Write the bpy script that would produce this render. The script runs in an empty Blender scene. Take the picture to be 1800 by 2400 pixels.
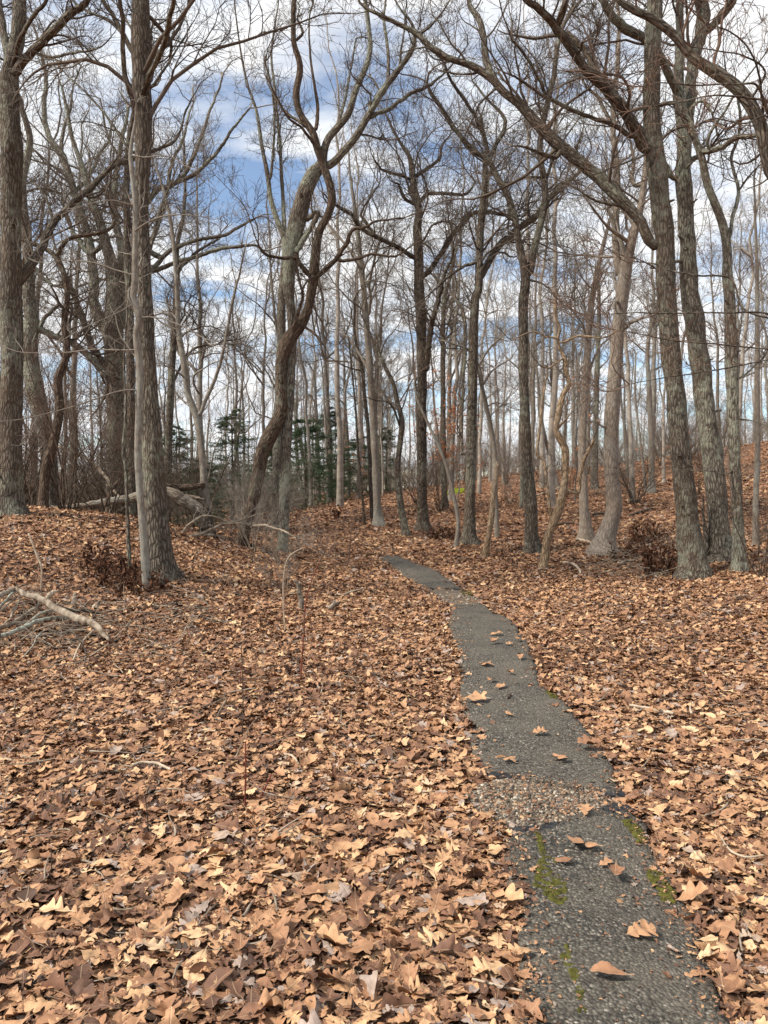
import bpy, math
import numpy as np
from mathutils import Vector

# ------------------------------------------------------------------ camera, sky, sun, exposure
sc = bpy.context.scene
COL = sc.collection
FPX = 1800.0                      # focal length in photo pixels (photo is 1800 x 2400)
CZ = 1.6                          # eye height
PITCH = math.atan2(1200 - 1150, FPX)
cam_d = bpy.data.cameras.new("camera")
cam = bpy.data.objects.new("camera", cam_d)
COL.objects.link(cam)
sc.camera = cam
cam.location = (0, 0, CZ)
cam.rotation_euler = (math.radians(90) - PITCH, 0, 0)
cam_d.sensor_fit = 'VERTICAL'
cam_d.sensor_height = 24.0
cam_d.lens = 24.0 * FPX / 2400.0
cam_d.clip_start = 0.05
cam_d.clip_end = 2000
sc.render.resolution_x, sc.render.resolution_y = 768, 1024

SUN_EL, SUN_AZ = math.radians(46), math.radians(-112)     # azimuth clockwise from +Y (straight ahead)
sun_dir = Vector((math.sin(SUN_AZ) * math.cos(SUN_EL), math.cos(SUN_AZ) * math.cos(SUN_EL), math.sin(SUN_EL)))

w = bpy.data.worlds.new("World")
sc.world = w
w.use_nodes = True
nt = w.node_tree
nt.nodes.clear()
N = nt.nodes.new
L = nt.links.new
out = N('ShaderNodeOutputWorld')
bg = N('ShaderNodeBackground')
bg.inputs['Strength'].default_value = 0.14
sky = N('ShaderNodeTexSky')
sky.sky_type = 'NISHITA'
sky.sun_disc = False
sky.sun_elevation = SUN_EL
sky.sun_rotation = SUN_AZ
sky.air_density = 1.0
sky.dust_density = 0.1
sky.ozone_density = 2.0
tc = N('ShaderNodeTexCoord')
sep = N('ShaderNodeSeparateXYZ')
L(tc.outputs['Generated'], sep.inputs[0])
zz = N('ShaderNodeMath'); zz.operation = 'MAXIMUM'; zz.inputs[1].default_value = 0.0
L(sep.outputs['Z'], zz.inputs[0])
za = N('ShaderNodeMath'); za.operation = 'ADD'; za.inputs[1].default_value = 0.25
L(zz.outputs[0], za.inputs[0])
dx = N('ShaderNodeMath'); dx.operation = 'DIVIDE'
dy = N('ShaderNodeMath'); dy.operation = 'DIVIDE'
L(sep.outputs['X'], dx.inputs[0]); L(za.outputs[0], dx.inputs[1])
L(sep.outputs['Y'], dy.inputs[0]); L(za.outputs[0], dy.inputs[1])
cmb = N('ShaderNodeCombineXYZ')
L(dx.outputs[0], cmb.inputs[0]); L(dy.outputs[0], cmb.inputs[1])
cmap = N('ShaderNodeMapping')
cmap.inputs['Location'].default_value = (3.1, 1.33, 2.01)
cmap.inputs['Scale'].default_value = (1.1, 2.1, 1)
L(cmb.outputs[0], cmap.inputs[0])
cn = N('ShaderNodeTexNoise')
cn.inputs['Scale'].default_value = 1.7
cn.inputs['Detail'].default_value = 6
cn.inputs['Roughness'].default_value = 0.56
cn.inputs['Distortion'].default_value = 0.35
L(cmap.outputs[0], cn.inputs['Vector'])
cr = N('ShaderNodeValToRGB')
cr.color_ramp.elements[0].position = 0.36; cr.color_ramp.elements[0].color = (0.06, 0.06, 0.06, 1)
cr.color_ramp.elements[1].position = 0.53; cr.color_ramp.elements[1].color = (1, 1, 1, 1)
L(cn.outputs['Fac'], cr.inputs[0])
cn2 = N('ShaderNodeTexNoise')
cn2.inputs['Scale'].default_value = 2.6
cn2.inputs['Detail'].default_value = 3
L(cmap.outputs[0], cn2.inputs['Vector'])
cr2 = N('ShaderNodeValToRGB')          # cloud whites and pale blue-greys
cr2.color_ramp.elements[0].position = 0.34; cr2.color_ramp.elements[0].color = (5.3, 5.6, 6.0, 1)
cr2.color_ramp.elements[1].position = 0.60; cr2.color_ramp.elements[1].color = (6.4, 6.4, 6.4, 1)
L(cn2.outputs['Fac'], cr2.inputs[0])
mx = N('ShaderNodeMixRGB')
L(cr.outputs[0], mx.inputs[0])
L(sky.outputs[0], mx.inputs[1])
L(cr2.outputs[0], mx.inputs[2])
L(mx.outputs[0], bg.inputs['Color'])
L(bg.outputs[0], out.inputs['Surface'])
w.cycles.sampling_method = 'MANUAL'
w.cycles.sample_map_resolution = 256

sd = bpy.data.lights.new("sun", 'SUN')
sd.energy = 4.6
sd.angle = math.radians(7)
sd.color = (1.0, 0.93, 0.82)
sun = bpy.data.objects.new("sun", sd)
COL.objects.link(sun)
sun.rotation_euler = sun_dir.to_track_quat('Z', 'Y').to_euler()
sun.location = (-20, -20, 40)

vs = sc.view_settings
vs.view_transform = 'Standard'
vs.look = 'None'
vs.exposure = 0.35
vs.gamma = 1.0
vs.use_curve_mapping = False

cy = sc.cycles
cy.max_bounces = 3
cy.diffuse_bounces = 2
cy.glossy_bounces = 1
cy.transmission_bounces = 0
cy.transparent_max_bounces = 4
cy.caustics_reflective = False
cy.caustics_refractive = False
cy.use_adaptive_sampling = True
cy.adaptive_threshold = 0.02

rng = np.random.default_rng(11)

# ------------------------------------------------------------------ pixel -> place
SP, CP = math.sin(PITCH), math.cos(PITCH)
def ray(u, v):
    x = (u - 900) / FPX
    z = -(v - 1200) / FPX
    return np.array([x, CP + z * SP, -SP + z * CP])
def at(u, v, Y):
    d = ray(u, v)
    return np.array([0, 0, CZ]) + d * (Y / d[1])

# ------------------------------------------------------------------ terrain
CTRL = np.array([
    (0,-10,0),(0,-2,0),(0,3,0),(0,6,0),(.5,9,.02),(0,12,.08),(0,15,.2),(0,18,.38),(0,21,.6),(0,26,1.0),(0,32,1.35),(2.7,42,1.9),(-2.7,40,1.16),(-4,35,.78),(0,60,1.5),
    (4,5,0),(4,8,.06),(5,12.3,.25),(7,13,.55),(10,14,1.0),(5,19,.45),(9.75,28,1.6),(8.2,30,1.75),(12,20,1.6),(17,35,3.75),(12.7,38,2.95),(6.7,40,2.45),(20,20,3),(30,30,4.5),(30,60,3.6),(15,60,2.4),(8,6,.25),(12,8,.6),(5,0,0),(10,0,.3),(10,-10,.2),
    (2.5,15,.22),(2.5,20,.55),(5,24,.95),
    (-5.8,12,1.22),(-4.2,12.7,1.14),(-3.2,11,.42),(-2.2,12,.3),(-1.5,14,.22),(-3.6,16,.75),(-2.8,15,.5),(-3,9,.12),(-5,9,.35),(-5,7,.1),(-3,5,0),(-6,4,.05),(-10,12,1.3),(-8,10,.8),(-10,6,.3),
    (-7,15,1.1),(-7,20,.5),(-12,25,.3),(-10,35,.4),(-6,28,.5),(-20,20,.7),(-20,50,.4),(-30,30,.5),(-10,60,.8),(-10,-10,0),(0,100,1.6),(40,100,2.6),(-40,100,.9),(40,0,2),(-40,0,.5),(40,-20,1),(-40,-20,.3),(0,-25,0)], float)
def _phi(r2):
    return np.where(r2 > 1e-9, 0.5 * r2 * np.log(np.maximum(r2, 1e-9)), 0)
_n = len(CTRL)
_D = ((CTRL[:, None, :2] - CTRL[None, :, :2]) ** 2).sum(-1)
_A = np.zeros((_n + 3, _n + 3))
_A[:_n, :_n] = _phi(_D) + np.eye(_n) * 1.2
_A[:_n, _n] = 1; _A[:_n, _n + 1:] = CTRL[:, :2]
_A[_n, :_n] = 1; _A[_n + 1:, :_n] = CTRL[:, :2].T
_W = np.linalg.solve(_A, np.concatenate([CTRL[:, 2], np.zeros(3)]))
def hgt(x, y):
    x = np.clip(np.asarray(x, float), -40, 40); y = np.clip(np.asarray(y, float), -25, 100)
    sh = np.broadcast(x, y).shape
    xf = np.broadcast_to(x, sh).ravel(); yf = np.broadcast_to(y, sh).ravel()
    o = np.empty(xf.shape)
    for i in range(0, len(xf), 20000):
        a, b = xf[i:i+20000], yf[i:i+20000]
        r2 = (a[:, None] - CTRL[None, :, 0]) ** 2 + (b[:, None] - CTRL[None, :, 1]) ** 2
        o[i:i+20000] = _phi(r2) @ _W[:_n] + _W[_n] + a * _W[_n + 1] + b * _W[_n + 2]
    o += .018 * np.sin(2.1 * xf + .7 * yf) + .014 * np.sin(3.7 * yf - 1.3 * xf + 1) + .009 * np.sin(6.3 * xf + 5.1 * yf + 2)
    return o.reshape(sh)
def ground_hit(u, v, ymax=90):
    d = ray(u, v)
    ys = np.linspace(1.2, ymax, 1800)
    z = CZ + d[2] / d[1] * ys
    x = d[0] / d[1] * ys
    g = hgt(x, ys)
    k = np.nonzero(z <= g)[0]
    if len(k) == 0:
        k = [len(ys) - 1]
    k = k[0]
    if k > 0:
        a, b = z[k-1] - g[k-1], z[k] - g[k]
        t = a / (a - b) if a != b else 0
        Y = ys[k-1] + t * (ys[k] - ys[k-1])
    else:
        Y = ys[0]
    p = at(u, v, Y)
    return p

# ------------------------------------------------------------------ mesh helpers
def mesh_from(name, verts, quads, attrs=None, tris=None, smooth=True):
    me = bpy.data.meshes.new(name)
    verts = np.ascontiguousarray(verts, np.float32)
    nq = 0 if quads is None else len(quads)
    ntr = 0 if tris is None else len(tris)
    me.vertices.add(len(verts))
    me.vertices.foreach_set('co', verts.ravel())
    loops = []
    if nq: loops.append(np.asarray(quads, np.int32).ravel())
    if ntr: loops.append(np.asarray(tris, np.int32).ravel())
    loops = np.concatenate(loops)
    me.loops.add(len(loops))
    me.loops.foreach_set('vertex_index', loops)
    me.polygons.add(nq + ntr)
    st = np.concatenate([np.arange(nq) * 4, nq * 4 + np.arange(ntr) * 3]).astype(np.int32)
    me.polygons.foreach_set('loop_start', st)
    me.update(calc_edges=True)
    me.polygons.foreach_set('use_smooth', np.full(nq + ntr, smooth, bool))
    if attrs:
        for k, a in attrs.items():
            if a.ndim == 2:
                at_ = me.attributes.new(k, 'FLOAT_VECTOR', 'POINT')
                at_.data.foreach_set('vector', np.ascontiguousarray(a, np.float32).ravel())
            else:
                at_ = me.attributes.new(k, 'FLOAT', 'POINT')
                at_.data.foreach_set('value', np.ascontiguousarray(a, np.float32))
    return me
def obj(name, me, mat=None, parent=None):
    o = bpy.data.objects.new(name, me)
    COL.objects.link(o)
    if mat is not None and me is not None and len(me.materials) == 0:
        me.materials.append(mat)
    if parent is not None:
        o.parent = parent
    return o
def tag(o, label=None, cat=None, group=None, kind=None):
    if label: o['label'] = label
    if cat: o['category'] = cat
    if group: o['group'] = group
    if kind: o['kind'] = kind
    return o
def empty(name, loc):
    o = bpy.data.objects.new(name, None)
    o.empty_display_size = 0.2
    COL.objects.link(o)
    o.location = [float(c) for c in loc]
    return o

class Geo:
    """collects tubes / quads and builds one mesh"""
    def __init__(s): s.v = []; s.q = []; s.t = []; s.b = []; s.n = 0
    def add(s, v, q=None, b=None, t=None):
        s.v.append(v)
        s.b.append(np.zeros((len(v), 3)) if b is None else b)
        if q is not None and len(q): s.q.append(np.asarray(q) + s.n)
        if t is not None and len(t): s.t.append(np.asarray(t) + s.n)
        s.n += len(v)
    def tubes(s, P, R, sides, flare=None, lump=0.0, seed=0):
        P = np.asarray(P, float); R = np.asarray(R, float)
        if P.ndim == 2: P = P[None]; R = R[None]
        n, k, _ = P.shape
        if n == 0: return
        T = np.gradient(P, axis=1)
        T /= np.linalg.norm(T, axis=2, keepdims=True) + 1e-9
        tm = T.mean(1); tm /= np.linalg.norm(tm, axis=1, keepdims=True) + 1e-9
        ref = np.where(np.abs(tm[:, 2:3]) > .8, np.array([[1., 0.13, 0]]), np.array([[0.1, 0.05, 1.]]))
        a = np.cross(tm, ref); a /= np.linalg.norm(a, axis=1, keepdims=True) + 1e-9
        n1 = a[:, None, :] - (T * a[:, None, :]).sum(2, keepdims=True) * T
        n1 /= np.linalg.norm(n1, axis=2, keepdims=True) + 1e-9
        n2 = np.cross(T, n1)
        th = np.arange(sides) / sides * 2 * np.pi
        c, sn = np.cos(th), np.sin(th)
        rr = np.repeat(R[:, :, None], sides, 2)
        ln = np.concatenate([np.zeros((n, 1)), np.cumsum(np.linalg.norm(np.diff(P, axis=1), axis=2), 1)], 1)
        if lump > 0:
            r_ = np.random.default_rng(seed + 5)
            for j in range(9):
                kk = r_.integers(0, 4); f = r_.uniform(.8, 9); ph = r_.uniform(0, 6.28, 2)
                rr = rr * (1 + lump / (1 + .12 * f) * np.sin(kk * th[None, None] + ph[0] + .8 * np.sin(f * ln)[:, :, None]) * np.sin(f * ln[:, :, None] + ph[1]))
        if flare is not None:
            r_ = np.random.default_rng(seed + 9)
            e = np.exp(-np.maximum(ln - flare[1], 0) / flare[2])[:, :, None]
            lob = 1 + .45 * np.sin(r_.integers(3, 6) * th + r_.uniform(0, 6)) + .3 * np.sin(2 * th + r_.uniform(0, 6))
            rr = rr * (1 + flare[0] * e * lob[None, None])
        V = P[:, :, None, :] + rr[..., None] * (c[None, None, :, None] * n1[:, :, None, :] + sn[None, None, :, None] * n2[:, :, None, :])
        B = np.stack([rr * c, rr * sn, np.repeat(ln[:, :, None], sides, 2)], -1)
        B[..., 2] += (np.arange(n) * 1.37 % 7)[:, None, None]
        i = np.arange(n)[:, None, None] * k * sides
        j = np.arange(k - 1)[None, :, None] * sides
        m = np.arange(sides)[None, None, :]
        m2 = (m + 1) % sides
        q = np.stack(np.broadcast_arrays(i + j + m, i + j + m2, i + j + sides + m2, i + j + sides + m), -1).reshape(-1, 4)
        s.add(V.reshape(-1, 3), q, B.reshape(-1, 3))
    def mesh(s, name, smooth=True):
        v = np.concatenate(s.v)
        q = np.concatenate(s.q) if s.q else None
        t = np.concatenate(s.t) if s.t else None
        return mesh_from(name, v, q, {'bark': np.concatenate(s.b)}, t, smooth)
    def ntri(s):
        return 2 * sum(len(x) for x in s.q) + sum(len(x) for x in s.t)

def catmull(P, K):
    """resample a (m,d) polyline to K smooth points"""
    P = np.asarray(P, float)
    m = len(P)
    if m == 2:
        t = np.linspace(0, 1, K)[:, None]
        return P[0] * (1 - t) + P[1] * t
    seg = np.linalg.norm(np.diff(P[:, :3], axis=0), axis=1) + 1e-6
    s = np.concatenate([[0], np.cumsum(seg)])
    ts = np.linspace(0, s[-1], K)
    # tangents (finite differences, monotone enough)
    tan = np.empty_like(P)
    tan[1:-1] = (P[2:] - P[:-2]) / (s[2:] - s[:-2])[:, None]
    tan[0] = (P[1] - P[0]) / seg[0]; tan[-1] = (P[-1] - P[-2]) / seg[-1]
    k = np.clip(np.searchsorted(s, ts, 'right') - 1, 0, m - 2)
    h = seg[k][:, None]; t = ((ts - s[k]) / seg[k])[:, None]
    h00 = 2*t**3 - 3*t**2 + 1; h10 = t**3 - 2*t**2 + t; h01 = -2*t**3 + 3*t**2; h11 = t**3 - t**2
    return h00 * P[k] + h10 * h * tan[k] + h01 * P[k+1] + h11 * h * tan[k+1]

def unit(a): return a / (np.linalg.norm(a, axis=-1, keepdims=True) + 1e-9)
def grow(S, D, Ln, R, K, kink, up, r, tip=.0022):
    n = len(S)
    P = np.empty((n, K + 1, 3)); P[:, 0] = S
    d = unit(D); b = r.normal(0, 1, (n, 3)) * kink
    for k in range(K):
        b = .35 * b + kink * r.normal(0, 1, (n, 3))
        d = unit(d + b + np.array([0, 0, up]))
        P[:, k+1] = P[:, k] + d * (Ln / K)[:, None]
    t = np.linspace(0, 1, K + 1)[None]
    Rr = R[:, None] * (1 - .8 * t) ; Rr = np.maximum(Rr, tip)
    return P, Rr
def spawn(P, R, cnt, t0, t1, a0, a1, r, upb=.15):
    """children from (n,k,3) parents; cnt per-parent counts"""
    n, k, _ = P.shape
    par = np.repeat(np.arange(n), cnt)
    m = len(par)
    t = r.uniform(t0, t1, m) * (k - 1)
    i = np.clip(t.astype(int), 0, k - 2); f = (t - i)[:, None]
    A, B = P[par, i], P[par, i+1]
    S = A * (1 - f) + B * f
    T = unit(B - A)
    rp = R[par, i] * (1 - f[:, 0]) + R[par, i+1] * f[:, 0]
    pr = r.normal(0, 1, (m, 3)); pr[:, 2] += upb
    pr = unit(pr - (pr * T).sum(1, keepdims=True) * T)
    ang = r.uniform(a0, a1, m)[:, None]
    return par, S, unit(np.cos(ang) * T + np.sin(ang) * pr), rp, t / (k - 1)

def crown_geo(P0, R0, counts, r, geo, lscale=1.0, t0=.12, n2=5, n3=4.5, up=.06, kink=.22, lens=None, tip=.003):
    """three orders of branching on parents P0 (n,k,3)"""
    par, S, D, rp, t = spawn(P0, R0, counts, t0, 1.0, .5, 1.15, r, .5)
    L1 = np.clip(26 * rp, .55, 2.6) * r.uniform(.55, 1.35, len(rp)) * lscale
    R1 = np.clip(.33 * rp, .005, .034)
    # ends fork on
    e = np.repeat(np.arange(len(P0)), 2)
    Te = unit(P0[e, -1] - P0[e, -3])
    De = unit(Te + r.normal(0, .45, (len(e), 3)) + [0, 0, .1])
    S = np.concatenate([S, P0[e, -1]]); D = np.concatenate([D, De])
    L1 = np.concatenate([L1, r.uniform(.8, 1.7, len(e)) * lscale]); R1 = np.concatenate([R1, np.clip(.8 * R0[e, -1], .006, .05)])
    P1, Q1 = grow(S, D, L1, R1, 9, kink, up, r, tip)
    geo.tubes(P1, Q1, 5)
    c2 = np.clip(np.round(L1 / 1.3 * n2 * r.uniform(.6, 1.4, len(L1))), 2, 14).astype(int)
    par, S, D, rp, t = spawn(P1, Q1, c2, .15, .98, .4, 1.0, r, .25)
    L2 = np.clip(L1[par] * r.uniform(.3, .62, len(par)) * (1.1 - .5 * t), .22, 1.2)
    R2 = np.clip(.55 * rp, .004, .013)
    P2, Q2 = grow(S, D, L2, R2, 6, kink * 1.1, up, r, tip)
    geo.tubes(P2, Q2, 3)
    c3 = np.clip(np.round(L2 / .55 * n3 * r.uniform(.6, 1.4, len(L2))), 1, 14).astype(int)
    par, S, D, rp, t = spawn(P2, Q2, c3, .15, 1.0, .35, .95, r, .2)
    L3 = np.clip(L2[par] * r.uniform(.3, .7, len(par)), .12, .5)
    R3 = np.clip(.75 * rp, .0032, .0058)
    P3, Q3 = grow(S, D, L3, R3, 2, kink * 1.3, up, r, tip)
    geo.tubes(P3, Q3, 3)

# ------------------------------------------------------------------ materials
def new_mat(name):
    m = bpy.data.materials.new(name); m.use_nodes = True
    t = m.node_tree
    b = t.nodes['Principled BSDF']
    return m, t, b
def nd(t, typ, **kw):
    n = t.nodes.new(typ)
    for k, v in kw.items():
        if k in n.inputs.keys():
            n.inputs[k].default_value = v
        else:
            setattr(n, k, v)
    return n
def ramp(t, stops, interp='LINEAR'):
    n = t.nodes.new('ShaderNodeValToRGB')
    cr = n.color_ramp; cr.interpolation = interp
    while len(cr.elements) < len(stops): cr.elements.new(.5)
    for e, (p, c) in zip(cr.elements, stops):
        e.position = p; e.color = (*c, 1) if len(c) == 3 else c
    return n
def mapping(t, src, scale):
    n = t.nodes.new('ShaderNodeMapping'); n.inputs['Scale'].default_value = scale
    t.links.new(src, n.inputs[0]); return n.outputs[0]
def mixc(t, fac, a, b, mode='MIX'):
    n = t.nodes.new('ShaderNodeMixRGB'); n.blend_type = mode
    for i, x in enumerate((fac, a, b)):
        if hasattr(x, 'default_value') or hasattr(x, 'is_linked'): t.links.new(x, n.inputs[i])
        elif isinstance(x, (int, float)): n.inputs[i].default_value = x
        else: n.inputs[i].default_value = (*x, 1)
    return n.outputs[0]
def math_(t, op, a, b=None, clamp=False):
    n = t.nodes.new('ShaderNodeMath'); n.operation = op; n.use_clamp = clamp
    for i, x in enumerate((a, b)):
        if x is None: continue
        if isinstance(x, (int, float)): n.inputs[i].default_value = x
        else: t.links.new(x, n.inputs[i])
    return n.outputs[0]

def bark_mat(name, col, lichen=.35, lcol=(.30, .31, .24), furrow=1.0, fscale=1.0, warm=(.14, .10, .07), con=1.0):
    m, t, b = new_mat(name)
    a = nd(t, 'ShaderNodeAttribute', attribute_name='bark')
    ds = nd(t, 'ShaderNodeTexNoise', Scale=6.0, Detail=3.0)
    t.links.new(a.outputs['Vector'], ds.inputs['Vector'])
    vj = t.nodes.new('ShaderNodeMixRGB'); vj.blend_type = 'ADD'; vj.inputs[0].default_value = .05
    t.links.new(a.outputs['Vector'], vj.inputs[1]); t.links.new(ds.outputs['Color'], vj.inputs[2])
    v1 = mapping(t, vj.outputs[0], (26 * fscale, 26 * fscale, 5.5 * fscale))
    vo = nd(t, 'ShaderNodeTexVoronoi', feature='DISTANCE_TO_EDGE', Scale=1.0, Randomness=1.0)
    t.links.new(v1, vo.inputs['Vector'])
    ns = nd(t, 'ShaderNodeTexNoise', Scale=1.0, Detail=5.0, Roughness=.65)
    v2 = mapping(t, a.outputs['Vector'], (55 * fscale, 55 * fscale, 14 * fscale))
    t.links.new(v2, ns.inputs['Vector'])
    rv = ramp(t, [(0.0, (0, 0, 0)), (.28, (1, 1, 1))])
    t.links.new(vo.outputs['Distance'], rv.inputs[0])
    hsum = math_(t, 'ADD', math_(t, 'MULTIPLY', rv.outputs[0], .6), math_(t, 'MULTIPLY', ns.outputs['Fac'], .7))
    col = np.array(col)
    rc = ramp(t, [(.28, col * (1 - .68 * con)), (.58, col), (.92, col * (1 + .85 * con))])
    t.links.new(hsum, rc.inputs[0])
    big = nd(t, 'ShaderNodeTexNoise', Scale=1.3, Detail=4.0)
    g = nd(t, 'ShaderNodeNewGeometry')
    t.links.new(g.outputs['Position'], big.inputs['Vector'])
    rw = ramp(t, [(.42, (0, 0, 0)), (.7, (.5, .5, .5))])
    t.links.new(big.outputs['Fac'], rw.inputs[0])
    c1 = mixc(t, rw.outputs[0], rc.outputs[0], warm)
    li = nd(t, 'ShaderNodeTexNoise', Scale=9.0, Detail=6.0, Roughness=.7)
    t.links.new(a.outputs['Vector'], li.inputs['Vector'])
    li2 = nd(t, 'ShaderNodeTexNoise', Scale=1.1, Detail=3.0)
    t.links.new(g.outputs['Position'], li2.inputs['Vector'])
    ls = math_(t, 'ADD', math_(t, 'MULTIPLY', li.outputs['Fac'], .6), math_(t, 'MULTIPLY', li2.outputs['Fac'], .5))
    rl = ramp(t, [(.60 - .12 * lichen, (0, 0, 0)), (.70 - .12 * lichen, (lichen + .25,) * 3)])
    t.links.new(ls, rl.inputs[0])
    c2 = mixc(t, rl.outputs[0], c1, lcol)
    t.links.new(c2, b.inputs['Base Color'])
    b.inputs['Roughness'].default_value = .93
    b.inputs['Specular IOR Level'].default_value = .15
    bp = nd(t, 'ShaderNodeBump', Strength=min(1.0, 1.0 * furrow), Distance=.03 * furrow)
    t.links.new(hsum, bp.inputs['Height'])
    t.links.new(bp.outputs[0], b.inputs['Normal'])
    return m
def plain_mat(name, c1, c2, scale=8.0, rough=.9, bump=0.0):
    m, t, b = new_mat(name)
    g = nd(t, 'ShaderNodeNewGeometry')
    n = nd(t, 'ShaderNodeTexNoise', Scale=scale, Detail=4.0)
    t.links.new(g.outputs['Position'], n.inputs['Vector'])
    r_ = ramp(t, [(.35, c1), (.65, c2)])
    t.links.new(n.outputs['Fac'], r_.inputs[0])
    t.links.new(r_.outputs[0], b.inputs['Base Color'])
    b.inputs['Roughness'].default_value = rough
    b.inputs['Specular IOR Level'].default_value = .15
    if bump:
        bp = nd(t, 'ShaderNodeBump', Strength=.7, Distance=bump)
        t.links.new(n.outputs['Fac'], bp.inputs['Height']); t.links.new(bp.outputs[0], b.inputs['Normal'])
    return m
M = {}
M['oak'] = bark_mat('oak_bark', (.10, .083, .066), .3)
M['dark'] = bark_mat('dark_oak_bark', (.072, .058, .046), .2)
M['grey'] = bark_mat('grey_oak_bark', (.135, .118, .096), .55)
M['pale'] = bark_mat('smooth_pale_bark', (.185, .16, .132), .4, (.29, .29, .25), .22, 1.1, (.20, .155, .12), .42)
M['pink'] = bark_mat('smooth_maple_bark', (.215, .178, .144), .3, (.30, .28, .245), .3, 1.0, (.235, .175, .13), .6)
M['brown'] = bark_mat('brown_bark', (.088, .064, .047), .15, furrow=.9, warm=(.125, .085, .06))
M['dead'] = bark_mat('bare_dead_wood', (.23, .165, .105), .1, (.33, .30, .25), .35, 1.2, (.16, .10, .055))
M['log'] = bark_mat('weathered_log_wood', (.20, .165, .13), .3, (.27, .26, .23), .8, .9, (.17, .12, .08))
M['twig'] = plain_mat('twig_bark', (.085, .066, .052), (.14, .112, .088), 1.2)
M['twig_pale'] = plain_mat('pale_twig_bark', (.18, .155, .128), (.27, .235, .198), 1.2)
M['twig_red'] = plain_mat('reddish_twig_bark', (.12, .075, .055), (.18, .12, .09), 1.5)
M['stick'] = plain_mat('weathered_stick_bark', (.14, .105, .075), (.36, .30, .235), 14, bump=.004)
M['stick_pale'] = plain_mat('pale_stripped_stick', (.34, .26, .18), (.52, .43, .33), 18, bump=.003)
M['lichen_stick'] = plain_mat('lichen_stick_bark', (.15, .12, .09), (.40, .42, .35), 16, bump=.004)
M['red_stem'] = plain_mat('red_cane_bark', (.12, .028, .02), (.20, .06, .04), 6)
M['needle'] = plain_mat('evergreen_needles', (.04, .068, .034), (.10, .14, .075), 3.0, .55)
M['beech'] = plain_mat('withered_beech_leaf', (.30, .10, .04), (.48, .20, .09), 6.0)
M['weed'] = plain_mat('withered_weed_leaf', (.045, .02, .012), (.12, .055, .03), 9.0)
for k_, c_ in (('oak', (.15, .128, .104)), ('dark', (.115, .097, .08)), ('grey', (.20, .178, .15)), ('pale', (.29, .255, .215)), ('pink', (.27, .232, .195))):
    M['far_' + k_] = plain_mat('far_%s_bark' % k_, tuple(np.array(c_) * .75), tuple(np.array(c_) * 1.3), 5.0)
M['pebble'] = None

# leaf
def leaf_material(name='dry_oak_leaf'):
    m, t, b = new_mat(name)
    a = nd(t, 'ShaderNodeAttribute', attribute_name='tint', attribute_type='INSTANCER')
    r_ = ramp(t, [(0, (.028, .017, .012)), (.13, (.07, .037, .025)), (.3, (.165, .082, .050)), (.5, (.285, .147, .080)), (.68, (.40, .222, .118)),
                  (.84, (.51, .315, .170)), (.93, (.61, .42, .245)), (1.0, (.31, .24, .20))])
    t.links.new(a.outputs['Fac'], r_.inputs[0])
    tc_ = nd(t, 'ShaderNodeTexCoord')
    n = nd(t, 'ShaderNodeTexNoise', Scale=4.0, Detail=5.0)
    t.links.new(tc_.outputs['Object'], n.inputs['Vector'])
    rr = ramp(t, [(.3, (.74, .73, .73)), (.7, (1.30, 1.29, 1.28))])
    t.links.new(n.outputs['Fac'], rr.inputs[0])
    c = mixc(t, 1.0, r_.outputs[0], rr.outputs[0], 'MULTIPLY')
    uv = nd(t, 'ShaderNodeAttribute', attribute_name='bark')     # x along, y across
    sx = nd(t, 'ShaderNodeSeparateXYZ'); t.links.new(uv.outputs['Vector'], sx.inputs[0])
    ay = math_(t, 'ABSOLUTE', sx.outputs['Y'])
    rib = ramp(t, [(.008, (1, 1, 1)), (.022, (0, 0, 0))]); t.links.new(ay, rib.inputs[0])
    vein = math_(t, 'SUBTRACT', math_(t, 'MULTIPLY', sx.outputs['X'], 9.0), math_(t, 'MULTIPLY', ay, 9.0))
    vf = math_(t, 'PINGPONG', vein, .5)
    rv = ramp(t, [(.0, (.8, .8, .8)), (.09, (0, 0, 0))]); t.links.new(vf, rv.inputs[0])
    mk = math_(t, 'MAXIMUM', rib.outputs[0], math_(t, 'MULTIPLY', rv.outputs[0], .5))
    c2 = mixc(t, math_(t, 'MULTIPLY', mk, .32), c, (.55, .40, .25))
    t.links.new(c2, b.inputs['Base Color'])
    b.inputs['Roughness'].default_value = .62
    b.inputs['Specular IOR Level'].default_value = .28
    bp = nd(t, 'ShaderNodeBump', Strength=.5, Distance=.004)
    t.links.new(math_(t, 'ADD', mk, n.outputs['Fac']), bp.inputs['Height'])
    t.links.new(bp.outputs[0], b.inputs['Normal'])
    return m
M['leaf'] = leaf_material()

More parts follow.
